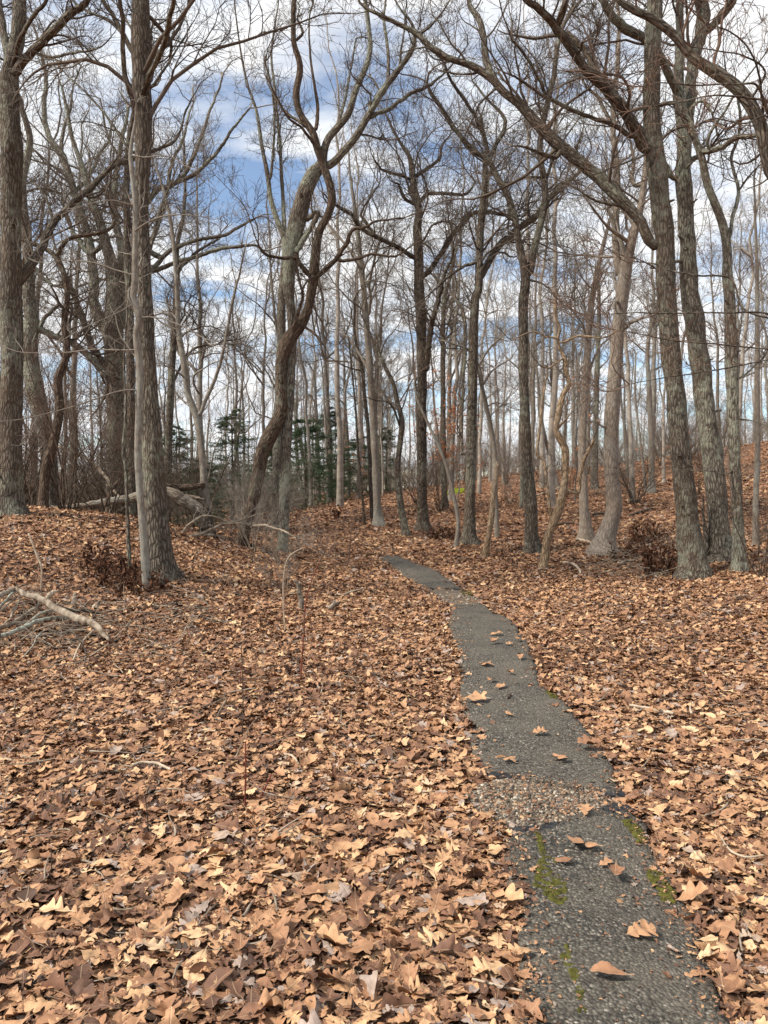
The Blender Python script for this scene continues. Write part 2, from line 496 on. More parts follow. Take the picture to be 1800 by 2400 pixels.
def ground_material():
    m, t, b = new_mat('leafy_soil')
    g = nd(t, 'ShaderNodeNewGeometry')
    sc_ = mapping(t, g.outputs['Position'], (1, 1, .4))
    ns = nd(t, 'ShaderNodeTexNoise', Scale=14.0, Detail=3.0); t.links.new(sc_, ns.inputs['Vector'])
    ad = t.nodes.new('ShaderNodeMixRGB'); ad.blend_type = 'ADD'; ad.inputs[0].default_value = .08
    t.links.new(sc_, ad.inputs[1]); t.links.new(ns.outputs['Color'], ad.inputs[2])
    vo = nd(t, 'ShaderNodeTexVoronoi', Scale=19.0); t.links.new(ad.outputs[0], vo.inputs['Vector'])
    sp = nd(t, 'ShaderNodeSeparateColor'); t.links.new(vo.outputs['Color'], sp.inputs[0])
    r_ = ramp(t, [(0, (.05, .027, .018)), (.3, (.14, .07, .042)), (.55, (.25, .125, .072)), (.8, (.37, .20, .115)), (1, (.48, .285, .165))])
    t.links.new(sp.outputs[0], r_.inputs[0])
    n2 = nd(t, 'ShaderNodeTexNoise', Scale=.5, Detail=5.0); t.links.new(g.outputs['Position'], n2.inputs['Vector'])
    rr = ramp(t, [(.3, (.6, .55, .52)), (.7, (1.1, 1.08, 1.05))]); t.links.new(n2.outputs['Fac'], rr.inputs[0])
    c = mixc(t, 1.0, r_.outputs[0], rr.outputs[0], 'MULTIPLY')
    t.links.new(c, b.inputs['Base Color'])
    b.inputs['Roughness'].default_value = .95
    b.inputs['Specular IOR Level'].default_value = .1
    bp = nd(t, 'ShaderNodeBump', Strength=.8, Distance=.03)
    t.links.new(sp.outputs[1], bp.inputs['Height']); t.links.new(bp.outputs[0], b.inputs['Normal'])
    return m
M['ground'] = ground_material()

def asphalt_material():
    m, t, b = new_mat('worn_asphalt')
    g = nd(t, 'ShaderNodeNewGeometry')
    vo = nd(t, 'ShaderNodeTexVoronoi', Scale=85.0); t.links.new(g.outputs['Position'], vo.inputs['Vector'])
    sp = nd(t, 'ShaderNodeSeparateColor'); t.links.new(vo.outputs['Color'], sp.inputs[0])
    st = ramp(t, [(0, (.035, .032, .028)), (.45, (.088, .08, .067)), (.75, (.155, .14, .114)), (.92, (.23, .205, .17)), (.985, (.36, .32, .26)), (1, (.48, .44, .37))])
    t.links.new(sp.outputs[0], st.inputs[0])
    dist = ramp(t, [(.25, (1, 1, 1)), (.75, (.3, .3, .3))]); t.links.new(vo.outputs['Distance'], dist.inputs[0])
    c = mixc(t, 1.0, st.outputs[0], dist.outputs[0], 'MULTIPLY')
    n = nd(t, 'ShaderNodeTexNoise', Scale=2.2, Detail=6.0, Roughness=.65); t.links.new(g.outputs['Position'], n.inputs['Vector'])
    rd = ramp(t, [(.40, (.1, .1, .1)), (.66, (.8, .8, .8))]); t.links.new(n.outputs['Fac'], rd.inputs[0])
    n3 = nd(t, 'ShaderNodeTexNoise', Scale=120.0, Detail=2.0); t.links.new(g.outputs['Position'], n3.inputs['Vector'])
    dust = ramp(t, [(.35, (.07, .06, .047)), (.65, (.18, .155, .12))]); t.links.new(n3.outputs['Fac'], dust.inputs[0])
    c2 = mixc(t, rd.outputs[0], c, dust.outputs[0])
    t.links.new(c2, b.inputs['Base Color'])
    b.inputs['Roughness'].default_value = .82
    b.inputs['Specular IOR Level'].default_value = .3
    hh = math_(t, 'ADD', math_(t, 'MULTIPLY', vo.outputs['Distance'], -1.0), math_(t, 'MULTIPLY', n.outputs['Fac'], .6))
    bp = nd(t, 'ShaderNodeBump', Strength=1.0, Distance=.008)
    t.links.new(hh, bp.inputs['Height']); t.links.new(bp.outputs[0], b.inputs['Normal'])
    return m
M['asphalt'] = asphalt_material()
M['dirt'] = plain_mat('gravelly_dirt', (.07, .055, .04), (.19, .155, .12), 70, .95, .01)
M['tar'] = plain_mat('broken_asphalt_edge', (.018, .019, .022), (.05, .05, .052), 40, .7, .01)
M['moss'] = plain_mat('path_moss', (.045, .043, .010), (.105, .10, .022), 45, .95, .006)
M['moss_bright'] = plain_mat('bank_moss', (.16, .19, .02), (.30, .32, .045), 12, .95, .02)
def pebble_material():
    m, t, b = new_mat('pale_pebble')
    a = nd(t, 'ShaderNodeAttribute', attribute_name='bark')
    sx = nd(t, 'ShaderNodeSeparateXYZ'); t.links.new(a.outputs['Vector'], sx.inputs[0])
    r_ = ramp(t, [(0, (.05, .04, .03)), (.4, (.13, .10, .072)), (.7, (.26, .21, .155)), (1, (.52, .47, .38))])
    t.links.new(sx.outputs['X'], r_.inputs[0]); t.links.new(r_.outputs[0], b.inputs['Base Color'])
    b.inputs['Roughness'].default_value = .7
    return m
M['pebble'] = pebble_material()

# ------------------------------------------------------------------ forest floor
def spaced(lo, hi, fine_lo, fine_hi, step, g):
    c = list(np.arange(fine_lo, fine_hi + 1e-6, step))
    s = step
    a = c[-1]
    while a < hi: s *= g; a += s; c.append(a)
    s = step; a = c[0]; pre = []
    while a > lo: s *= g; a -= s; pre.append(a)
    return np.array(pre[::-1] + c)
gx = spaced(-700, 700, -9, 9, .14, 1.06)
gy = spaced(-60, 1000, 1.0, 20, .14, 1.05)
GX, GY = np.meshgrid(gx, gy)
GZ = hgt(GX, GY)
nx, ny = len(gx), len(gy)
idx = np.arange(nx * ny).reshape(ny, nx)
q = np.stack([idx[:-1, :-1], idx[:-1, 1:], idx[1:, 1:], idx[1:, :-1]], -1).reshape(-1, 4)
floor = obj('forest_floor', mesh_from('forest_floor', np.stack([GX, GY, GZ], -1).reshape(-1, 3), q), M['ground'])
tag(floor, 'forest floor of dark soil rising to a mound and a hillside', 'ground', kind='structure')

# ------------------------------------------------------------------ asphalt path in three broken slabs
TILE = {'A': (0, 0, 2.765), 'B': (600, 0, 2.765), 'C': (1200, 0, 2.765), 'D': (0, 700, 2.765), 'E': (600, 700, 2.765), 'F': (1200, 700, 2.765),
        'G': (0, 1250, 1.8433), 'H': (900, 1250, 1.8433), 'I': (0, 1800, 1.8433), 'J': (900, 1800, 1.8433), 'K': (0, 1350, 3.318)}
def px(s):
    """'A x,y,w x,y,w B x,y,w' -> array of photo pixels (u, v, width)"""
    o = []; tl = None; lw = 10
    for tok in s.split():
        if tok in TILE: tl = TILE[tok]; continue
        p = [float(c) for c in tok.split(',')]
        if len(p) == 3: lw = p[2]
        o.append((p[0] / tl[2] + tl[0], p[1] / tl[2] + tl[1], lw / tl[2]))
    return np.array(o)
def gpt(s): return np.array([ground_hit(u, v) for u, v, _ in px(s)])
SLABS = [   # left edge, right edge, far to near
    ("H -12,108 20,135 60,165 100,200 180,243", "H 60,105 130,132 200,155 280,205 330,246"),
    ("H 300,318 285,380 292,450 325,530 332,620 330,700 345,800 375,900 400,985 445,1052", "H 440,318 535,375 590,450 640,540 665,640 720,700 800,760 870,850 930,945 1000,1050 1032,1150"),
    ("J 575,305 528,400 532,500 555,600 572,700 598,820 605,960 600,1106 585,1400", "J 1045,200 1110,255 1185,395 1235,500 1325,700 1395,880 1445,990 1500,1106 1640,1400"),
]
rp_ = np.random.default_rng(3)
path = empty('asphalt_path', (0, 0, 0))
tag(path, 'narrow broken asphalt path curving through the leaf litter', 'path', kind='structure')
path_polys = []
def slab(Ls, Rs, i):
    A, B = gpt(Ls), gpt(Rs)
    n, m = (26, 13) if i == 0 else (70, 22)
    A, B = catmull(A, n), catmull(B, n)
    path_polys.append((A[:, :2].copy(), B[:, :2].copy()))
    wid = np.linalg.norm(B - A, axis=1)
    jl = np.zeros(n); jr = np.zeros(n)
    for f in (2.1, 5.3, 11.7, 23.0):
        jl += .022 / f ** .6 * np.sin(f * A[:, 1] * 3 + rp_.uniform(0, 6)); jr += .022 / f ** .6 * np.sin(f * B[:, 1] * 3 + rp_.uniform(0, 6))
    t = np.linspace(0, 1, m)
    G = A[:, None] * (1 - t)[None, :, None] + B[:, None] * t[None, :, None]
    G[:, :, 0] += jl[:, None] * (1 - t)[None] + jr[:, None] * t[None]
    endj = .035 * np.sin(9 * t + i) + .02 * np.sin(23 * t + 2 * i) + .012 * rp_.normal(0, 1, m)
    for k in range(4):
        G[k, :, 1] += endj * (1 - k / 4); G[-1 - k, :, 1] += (endj[::-1] * (1 - k / 4)) if i < 2 else 0
    z = hgt(G[..., 0], G[..., 1]) + .026
    prof = np.minimum(1, np.minimum(t, 1 - t) / .12)
    z += .012 * np.sin(np.pi * t)[None] + (rp_.normal(0, .0018, z.shape))
    G[..., 2] = z
    top = G.reshape(-1, 3)
    ii = np.arange(n * m).reshape(n, m)
    qs = np.stack([ii[1:, :-1], ii[1:, 1:], ii[:-1, 1:], ii[:-1, :-1]], -1).reshape(-1, 4)
    ring = np.concatenate([ii[0, :], ii[1:, -1], ii[-1, -2::-1], ii[-2:0:-1, 0]])
    bot = top[ring].copy(); cen = top.mean(0); bot[:, 2] -= .07
    nb = len(top)
    k = np.arange(len(ring)); k2 = (k + 1) % len(ring)
    qs2 = np.stack([ring[k], ring[k2], nb + k2, nb + k], -1)
    me = mesh_from('asphalt_slab', np.concatenate([top, bot]), np.concatenate([qs, qs2]))
    o = obj('asphalt_slab', me, M['asphalt'], path)
    return G
slabG = [slab(a, b, i) for i, (a, b) in enumerate(SLABS)]
tag(bpy.data.objects['asphalt_slab'], 'far asphalt slab turning away')
# crumbled dark lumps along the broken slab ends
def blob(c, rx, ry, rz, r, n=9, m=6):
    th = np.linspace(0, 2 * np.pi, n, endpoint=False); ph = np.linspace(-.5, np.pi / 2, m)
    V = []
    jit = 1 + .22 * r.normal(0, 1, (m, n))
    for j in range(m):
        k = np.cos(ph[j]) * jit[j] if j < m - 1 else np.full(n, .02)
        V.append(np.stack([c[0] + rx * k * np.cos(th), c[1] + ry * k * np.sin(th), np.full(n, c[2] + rz * np.sin(ph[j]))], -1))
    V = np.concatenate(V)
    i = np.arange(m - 1)[:, None] * n; k = np.arange(n)[None]; k2 = (k + 1) % n
    return V, np.stack(np.broadcast_arrays(i + k, i + k2, i + n + k2, i + n + k), -1).reshape(-1, 4)
lumps = ["J 450,45 540,52 620,50 700,58 790,66 860,82 930,100 985,122 1020,145", "J 590,290 650,283 700,285 760,278 820,270", "J 985,200 1025,190 1060,205", "H 200,242 250,246 300,246 335,248"]
for s in lumps:
    P = catmull(gpt(s), 26); G_ = Geo()
    for p in P:
        e = rp_.normal(0, .012, 2)
        p = np.array([p[0] + e[0], p[1] + e[1], hgt(p[0], p[1]) + .012])
        rr = rp_.uniform(.02, .045)
        v, qq = blob(p, rr * 1.4, rr, rp_.uniform(.012, .026), rp_)
        G_.add(v, qq)
    o = obj('broken_edge', G_.mesh('broken_edge'), M['tar'], path)
    tag(o, kind='stuff')

# dirt bed showing in the two breaks
def bed(outline):
    P = gpt(outline); c = P.mean(0); V = [c]; 
    for f in (.5, 1.0):
        V += list(c + (P - c) * f)
    V = np.array(V); V[:, 2] = hgt(V[:, 0], V[:, 1]) + .012
    k = len(P); t = [(0, 1 + i, 1 + (i + 1) % k) for i in range(k)]
    qd = [(1 + i, 1 + k + i, 1 + k + (i + 1) % k, 1 + (i + 1) % k) for i in range(k)]
    o = obj('dirt_bed', mesh_from('dirt_bed', V, np.array(qd), None, np.array(t)), M['dirt'], path)
bed("H 170,240 345,243 400,275 455,325 290,325 225,290")
bed("J 330,140 400,80 500,56 620,48 760,55 900,90 1020,140 1050,200 930,225 830,272 700,285 580,300 500,245 420,210")
# gravel patch between the slabs
def pebbles(poly, n, r0, r1, r):
    G_ = Geo()
    lo, hi = poly.min(0), poly.max(0)
    c = 0
    while c < n:
        p = r.uniform(lo, hi)
        if not inside(p[None, :2], poly[:, :2])[0]: continue
        c += 1
        rr = r0 + (r1 - r0) * r.random() ** 2.2
        v, qq = blob((p[0], p[1], float(hgt(p[0], p[1])) + .012 + rr * .3), rr, rr * r.uniform(.7, 1.1), rr * .7, np.random.default_rng(c), 7, 4)
        a = r.uniform(0, 3.14); d = v[:, :2] - p[:2]
        G_.add(v, qq, np.tile([[r.beta(1.6, 1.5), 0, 0]], (len(v), 1)))
    return G_
def inside(p, poly):
    x, y = p[:, 0], p[:, 1]
    c = np.zeros(len(p), bool)
    j = len(poly) - 1
    for i in range(len(poly)):
        a, b = poly[i], poly[j]
        k = ((a[1] > y) != (b[1] > y)) & (x < (b[0] - a[0]) * (y - a[1]) / (b[1] - a[1] + 1e-12) + a[0])
        c ^= k; j = i
    return c
gravel_poly = gpt("J 340,135 400,85 500,62 600,55 720,62 860,88 960,120 1020,165 1010,185 930,215 830,262 700,272 590,280 520,235 430,205")
g_ = obj('gravel_patch', pebbles(gravel_poly, 3000, .003, .0125, np.random.default_rng(8)).mesh('gravel_patch'), M['pebble'])
tag(g_, 'pale round pebbles exposed between two broken asphalt slabs', 'gravel', kind='stuff')
g2_poly = gpt("H 190,248 335,248 385,275 440,314 300,316 240,290")
g_ = obj('gravel_patch', pebbles(g2_poly, 260, .006, .02, np.random.default_rng(9)).mesh('gravel_patch'), M['pebble'])
tag(g_, 'thin brown gravel in the far break of the path', 'gravel', kind='stuff')

# moss on the path
def moss(name, label, outline, mat, h=.008, n=500, z0=.03, kindcat='moss'):
    poly = gpt(outline); lo, hi = poly.min(0), poly.max(0)
    r = np.random.default_rng(int(abs(lo[0] * 1000)) % 9999)
    G_ = Geo(); c = 0; tries = 0
    cen = poly.mean(0)[:2]
    while c < n and tries < 40000:
        tries += 1
        p = r.uniform(lo, hi)[:2]
        if not inside(p[None], poly[:, :2])[0]: continue
        if math.sin(p[0] * 61 + 2 * math.sin(p[1] * 37)) * math.sin(p[1] * 53 + p[0] * 19) < -.55 + .75 * r.random(): continue
        c += 1
        s = r.uniform(.003, .008) * (1 if h < .02 else 3)
        v, qq = blob((p[0], p[1], float(hgt(p[0], p[1])) + z0), s * 1.5, s * 1.5, h * r.uniform(.4, 1), r, 6, 4)
        G_.add(v, qq)
    o = obj(name, G_.mesh(name), mat)
    tag(o, label, kindcat, kind='stuff')
moss('moss_patch', 'large green moss patch on the near asphalt slab', "J 665,440 700,405 745,425 740,480 785,530 790,590 775,640 740,620 690,580 645,545 660,490", M['moss'], n=1900)
moss('moss_patch', 'thin line of moss running up from the large moss patch', "J 655,305 672,310 690,370 700,410 675,415 665,350", M['moss'], n=300)
moss('moss_patch', 'narrow moss streak in a crack at the very front of the slab', "J 765,860 790,800 810,870 840,930 860,1000 875,1106 840,1106 835,1000 805,930", M['moss'], n=900)
moss('moss_patch', 'moss patch near the right corner beside the gravel', "J 1030,255 1070,250 1105,290 1135,345 1100,350 1060,300", M['moss'], n=560)
moss('moss_patch', 'moss along the right edge of the near slab', "J 1140,470 1190,465 1215,520 1255,570 1250,610 1210,610 1180,550 1145,505", M['moss'], n=650)
moss('moss_patch', 'round moss patch under a leaf on the middle slab', "H 630,880 660,858 695,880 692,940 665,950 635,905", M['moss'], n=420)
moss('moss_patch', 'moss tuft at the right edge of the middle slab', "H 700,700 730,695 750,735 715,725", M['moss'], n=120)
moss('moss_patch', 'yellow-green moss at the break of the far slab', "H 325,252 375,252 385,275 345,275", M['moss'], n=120)
moss('moss_mound', 'bright yellow-green moss on the bank between the far trunks', "E 1235,1262 1290,1236 1350,1238 1345,1258 1280,1274 1240,1282", M['moss_bright'], h=.10, n=900, z0=.0)

# ------------------------------------------------------------------ leaves
def leaf_mesh(i, r, kind):
    n = 23
    s = np.linspace(0, 1, n)
    if kind == 0:      # pointed red oak
        nl, p, dep, wmax = r.choice([2.5, 3, 3.5]), 1.0, .76, .42
    elif kind == 1:    # rounded white oak
        nl, p, dep, wmax = r.choice([3.5, 4]), .7, .66, .34
    elif kind == 2:    # entire leaf
        nl, p, dep, wmax = 5, .5, .12, .27
    elif kind == 3:    # torn fragment
        nl, p, dep, wmax = r.choice([1.3, 1.7, 2.2]), 1.0, .7, r.uniform(.25, .45)
    else:              # rolled-up leaf
        nl, p, dep, wmax = 3, .8, .5, .36
    env = np.sin(np.pi * np.clip(s, 0, 1) ** 1.15) ** .75 * wmax
    side = []
    for sg in (1, -1):
        ph = r.uniform(-.06, .06)
        lob = np.abs(np.sin(np.pi * nl * (s + ph))) ** p
        wd = env * ((1 - dep) + dep * lob) * r.uniform(.85, 1.12)
        wd[(s > .93)] *= .6; wd[0] = .012; wd[-1] = .004
        fx = s + .11 * lob * (dep > .3) * env / wmax
        side.append((fx, sg * wd))
    x0 = s
    pet = np.linspace(-.18, 0, 4)
    L_ = np.stack([side[0][0], side[0][1]], -1); R_ = np.stack([side[1][0], side[1][1]], -1)
    L2 = np.stack([pet[:-1], np.full(3, .010)], -1); R2 = np.stack([pet[:-1], np.full(3, -.010)], -1)
    Lm = np.concatenate([L2, L_]); Rm = np.concatenate([R2, R_])
    Cm = np.stack([np.concatenate([pet[:-1], x0]), np.zeros(n + 3)], -1)
    V2 = np.concatenate([Lm, Cm, Rm])
    k = n + 3
    cu, cv, fold = r.uniform(-.35, .3), r.uniform(-.5, .9), r.uniform(-.15, .28)
    tw = r.uniform(-.5, .5)
    if kind == 4: cv, fold, cu = r.uniform(1.8, 3.2), .15, r.uniform(-.6, .6)
    if kind == 3: tw *= 2
    x, y = V2[:, 0], V2[:, 1]
    z = cu * (x - .45) ** 2 + cv * y ** 2 * 1.2 + fold * np.abs(y) + tw * (x - .5) * y
    for j in range(4):
        a, b, c = r.uniform(-9, 9, 3)
        z += .03 * np.sin(a * x + 1.6 * b * y + c)
    V = np.stack([x - .45, y, z], -1)
    j = np.arange(k - 1)
    q = np.concatenate([np.stack([k + j, k + j + 1, j + 1, j], -1), np.stack([2*k + j, 2*k + j + 1, k + j + 1, k + j], -1)])
    me = mesh_from('leaf', V, q, {'bark': np.stack([x, y, 0 * x], -1)})
    me.materials.append(M['leaf'])
    return me
rl = np.random.default_rng(21)
leaf_meshes = [leaf_mesh(i, rl, [0, 4, 0, 1, 1, 3, 2, 3, 0, 1, 0, 3, 4, 3, 1, 2, 3, 0][i]) for i in range(18)]

def rot_euler(yaw, tx, ty, nrm):
    """euler XYZ of align(nrm) @ Rz(yaw) @ Rx(tx) @ Ry(ty), vectorised"""
    n = len(yaw)
    def R(ax, a):
        c, s = np.cos(a), np.sin(a); m = np.zeros((n, 3, 3)); o = [i for i in range(3) if i != ax]
        m[:, ax, ax] = 1; m[:, o[0], o[0]] = c; m[:, o[1], o[1]] = c
        sg = -1 if ax != 1 else 1
        m[:, o[0], o[1]] = sg * s; m[:, o[1], o[0]] = -sg * s
        return m
    z = nrm; x = unit(np.cross(np.tile([0, 1., 0], (n, 1)), z)); y = np.cross(z, x)
    Al = np.stack([x, y, z], -1)
    m = Al @ R(2, yaw) @ R(0, tx) @ R(1, ty)
    ey = np.arcsin(np.clip(-m[:, 2, 0], -1, 1)); ex = np.arctan2(m[:, 2, 1], m[:, 2, 2]); ez = np.arctan2(m[:, 1, 0], m[:, 0, 0])
    return np.stack([ex, ey, ez], -1)
def normal_at(x, y):
    e = .05
    gx_ = (hgt(x + e, y) - hgt(x - e, y)) / (2 * e); gy_ = (hgt(x, y + e) - hgt(x, y - e)) / (2 * e)
    return unit(np.stack([-gx_, -gy_, np.ones_like(gx_)], -1))
bands = [(1.5, 3.5, 2300), (3.5, 6, 1800), (6, 9, 1350), (9, 13, 860), (13, 19, 440), (19, 30, 160), (30, 46, 50)]
pts = []; scl = []
for y0, y1, d in bands:
    hw = .62
    area = (y1 ** 2 - y0 ** 2) * hw
    n = int(area * d)
    y = np.sqrt(rl.uniform(y0 ** 2, y1 ** 2, n)); x = rl.uniform(-hw, hw, n) * y
    pts.append(np.stack([x, y], -1))
    scl.append(np.full(n, 1.12 if y0 < 3 else 1.05 if y0 < 5 else 1.0 if y0 < 9 else (1.08 if y0 < 13 else (1.2 if y0 < 19 else 1.6))))
pts = np.concatenate(pts); scl = np.concatenate(scl)
# keep the slabs bare (a ragged fringe drifts over the edges)
keep = np.ones(len(pts), bool)
for (A, B), mar in zip(path_polys, (.0, .0, .0)):
    c = (A + B) / 2
    wj = rl.exponential(.034, len(pts)); wj = np.where(rl.random(len(pts)) < .992, np.minimum(wj, .16), .5)
    ys = pts[:, 1]; o = np.argsort(c[:, 1])
    xl = np.interp(ys, A[np.argsort(A[:, 1])][:, 1], A[np.argsort(A[:, 1])][:, 0]); xr = np.interp(ys, B[np.argsort(B[:, 1])][:, 1], B[np.argsort(B[:, 1])][:, 0])
    ylo, yhi = min(A[:, 1].min(), B[:, 1].min()), max(A[:, 1].max(), B[:, 1].max())
    fr = .02 * np.sin(9 * ys) + .02 * np.sin(23 * ys + 1)
    keep &= ~((ys > ylo) & (ys < yhi) & (pts[:, 0] > xl + wj - .01 + fr) & (pts[:, 0] < xr - wj + .01 + fr))
ing = inside(pts, gravel_poly[:, :2]) | inside(pts, g2_poly[:, :2])
keep &= ~(ing & (rl.random(len(pts)) < .93)); scl = np.where(ing, scl * .55, scl)
pts, scl = pts[keep], scl[keep]
# crumbs of broken leaf along the slab edges, across the breaks and thinly over the asphalt
cr_p = []
for (A, B), m_ in zip(path_polys, (260, 900, 1100)):
    k = rl.integers(0, len(A), m_); sd0 = rl.random(m_) < .5
    tt = np.where(rl.random(m_) < .82, rl.exponential(.075, m_), rl.random(m_)); tt = np.where(sd0, tt, 1 - tt); tt = np.clip(tt, -.05, 1.05)
    cr_p.append(A[k] * (1 - tt)[:, None] + B[k] * tt[:, None] + rl.normal(0, .02, (m_, 2)))
for po, m_ in ((gravel_poly, 800), (g2_poly, 200)):
    q_ = rl.uniform(po.min(0)[:2], po.max(0)[:2], (m_ * 2, 2)); cr_p.append(q_[inside(q_, po[:, :2])])
cr_p = np.concatenate(cr_p)
n_cr = len(cr_p)
pts = np.concatenate([pts, cr_p]); scl = np.concatenate([scl, rl.uniform(.12, .36, n_cr)])
n = len(pts)
nrm = normal_at(pts[:, 0], pts[:, 1])
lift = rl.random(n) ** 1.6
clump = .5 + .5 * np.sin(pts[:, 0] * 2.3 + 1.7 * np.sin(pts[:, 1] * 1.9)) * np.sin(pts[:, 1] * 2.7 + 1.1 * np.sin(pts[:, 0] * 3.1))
zl = hgt(pts[:, 0], pts[:, 1]) + .004 + lift * (.020 + .020 * clump)
zl[-n_cr:] = hgt(pts[-n_cr:, 0], pts[-n_cr:, 1]) + .040
tilt = np.where(rl.random(n) < np.where(pts[:, 1] < 6, .09, .15), .65, np.where(pts[:, 1] < 6, .17, .23))
eul = rot_euler(rl.uniform(0, 6.283, n), rl.normal(0, 1, n) * tilt + np.where(rl.random(n) < .4, math.pi, 0), rl.normal(0, 1, n) * tilt, nrm)
size = np.clip(rl.lognormal(math.log(.050), .46, n), .017, .118) * scl
macro = np.sin(.9 * pts[:, 0] + 1.3 * np.sin(.55 * pts[:, 1])) * np.sin(.7 * pts[:, 1] + .8 * np.sin(.8 * pts[:, 0]) + 1)
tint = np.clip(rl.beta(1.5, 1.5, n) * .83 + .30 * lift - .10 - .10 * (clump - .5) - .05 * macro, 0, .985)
tint = np.where(rl.random(n) < .05, 1.0, tint)
# the leaves that show largest are pieces of their own
order = np.argsort(-(size / np.hypot(pts[:, 0], pts[:, 1])) * (np.abs(pts[:, 0]) < .5 * pts[:, 1]) * (pts[:, 1] > 2.15) * (lift > .35))
near = order[:300]
leaf_col = bpy.data.collections.new('leaf_shapes'); COL.children.link(leaf_col)
near = near[near < n - n_cr]
for j, k in enumerate(near):
    me = leaf_meshes[j % 18] if j < 18 else leaf_meshes[int(rl.integers(0, 18))]
    o = bpy.data.objects.new('leaf', me)
    (leaf_col if j < 18 else COL).objects.link(o)
    o.parent = floor
    o.location = (pts[k, 0], pts[k, 1], zl[k] + .006)
    o.rotation_euler = eul[k]
    o.scale = (size[k],) * 3
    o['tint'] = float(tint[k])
rest = np.ones(n, bool); rest[near] = False
rest = np.nonzero(rest)[0]
me = bpy.data.meshes.new('leaf_litter')
me.vertices.add(len(rest))
me.vertices.foreach_set('co', np.stack([pts[rest, 0], pts[rest, 1], zl[rest]], -1).astype(np.float32).ravel())
def pa(k, typ, key, arr):
    a = me.attributes.new(k, typ, 'POINT'); a.data.foreach_set(key, np.ascontiguousarray(arr).ravel())
pa('rot', 'FLOAT_VECTOR', 'vector', eul[rest].astype(np.float32))
pa('size', 'FLOAT', 'value', size[rest].astype(np.float32))
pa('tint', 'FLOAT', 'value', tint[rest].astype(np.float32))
pa('pick', 'INT', 'value', rl.integers(0, 18, len(rest)).astype(np.int32))
litter = obj('leaf_litter', me)
tag(litter, 'thick carpet of dry brown oak leaves covering the ground', 'leaf litter', kind='stuff')
ng = bpy.data.node_groups.new('scatter_leaves', 'GeometryNodeTree')
ng.interface.new_socket('Geometry', in_out='INPUT', socket_type='NodeSocketGeometry')
ng.interface.new_socket('Geometry', in_out='OUTPUT', socket_type='NodeSocketGeometry')
gi = ng.nodes.new('NodeGroupInput'); go = ng.nodes.new('NodeGroupOutput')
iop = ng.nodes.new('GeometryNodeInstanceOnPoints')
ci = ng.nodes.new('GeometryNodeCollectionInfo')
ci.inputs['Collection'].default_value = leaf_col
ci.inputs['Separate Children'].default_value = True
ci.inputs['Reset Children'].default_value = True
def na(k, dt):
    x = ng.nodes.new('GeometryNodeInputNamedAttribute'); x.data_type = dt; x.inputs['Name'].default_value = k
    return x.outputs['Attribute']
ng.links.new(gi.outputs[0], iop.inputs['Points'])
ng.links.new(ci.outputs[0], iop.inputs['Instance'])
iop.inputs['Pick Instance'].default_value = True
ng.links.new(na('pick', 'INT'), iop.inputs['Instance Index'])
ng.links.new(na('rot', 'FLOAT_VECTOR'), iop.inputs['Rotation'])
ng.links.new(na('size', 'FLOAT'), iop.inputs['Scale'])
ng.links.new(iop.outputs[0], go.inputs[0])
md = litter.modifiers.new('scatter', 'NODES'); md.node_group = ng
print('leaves', n)

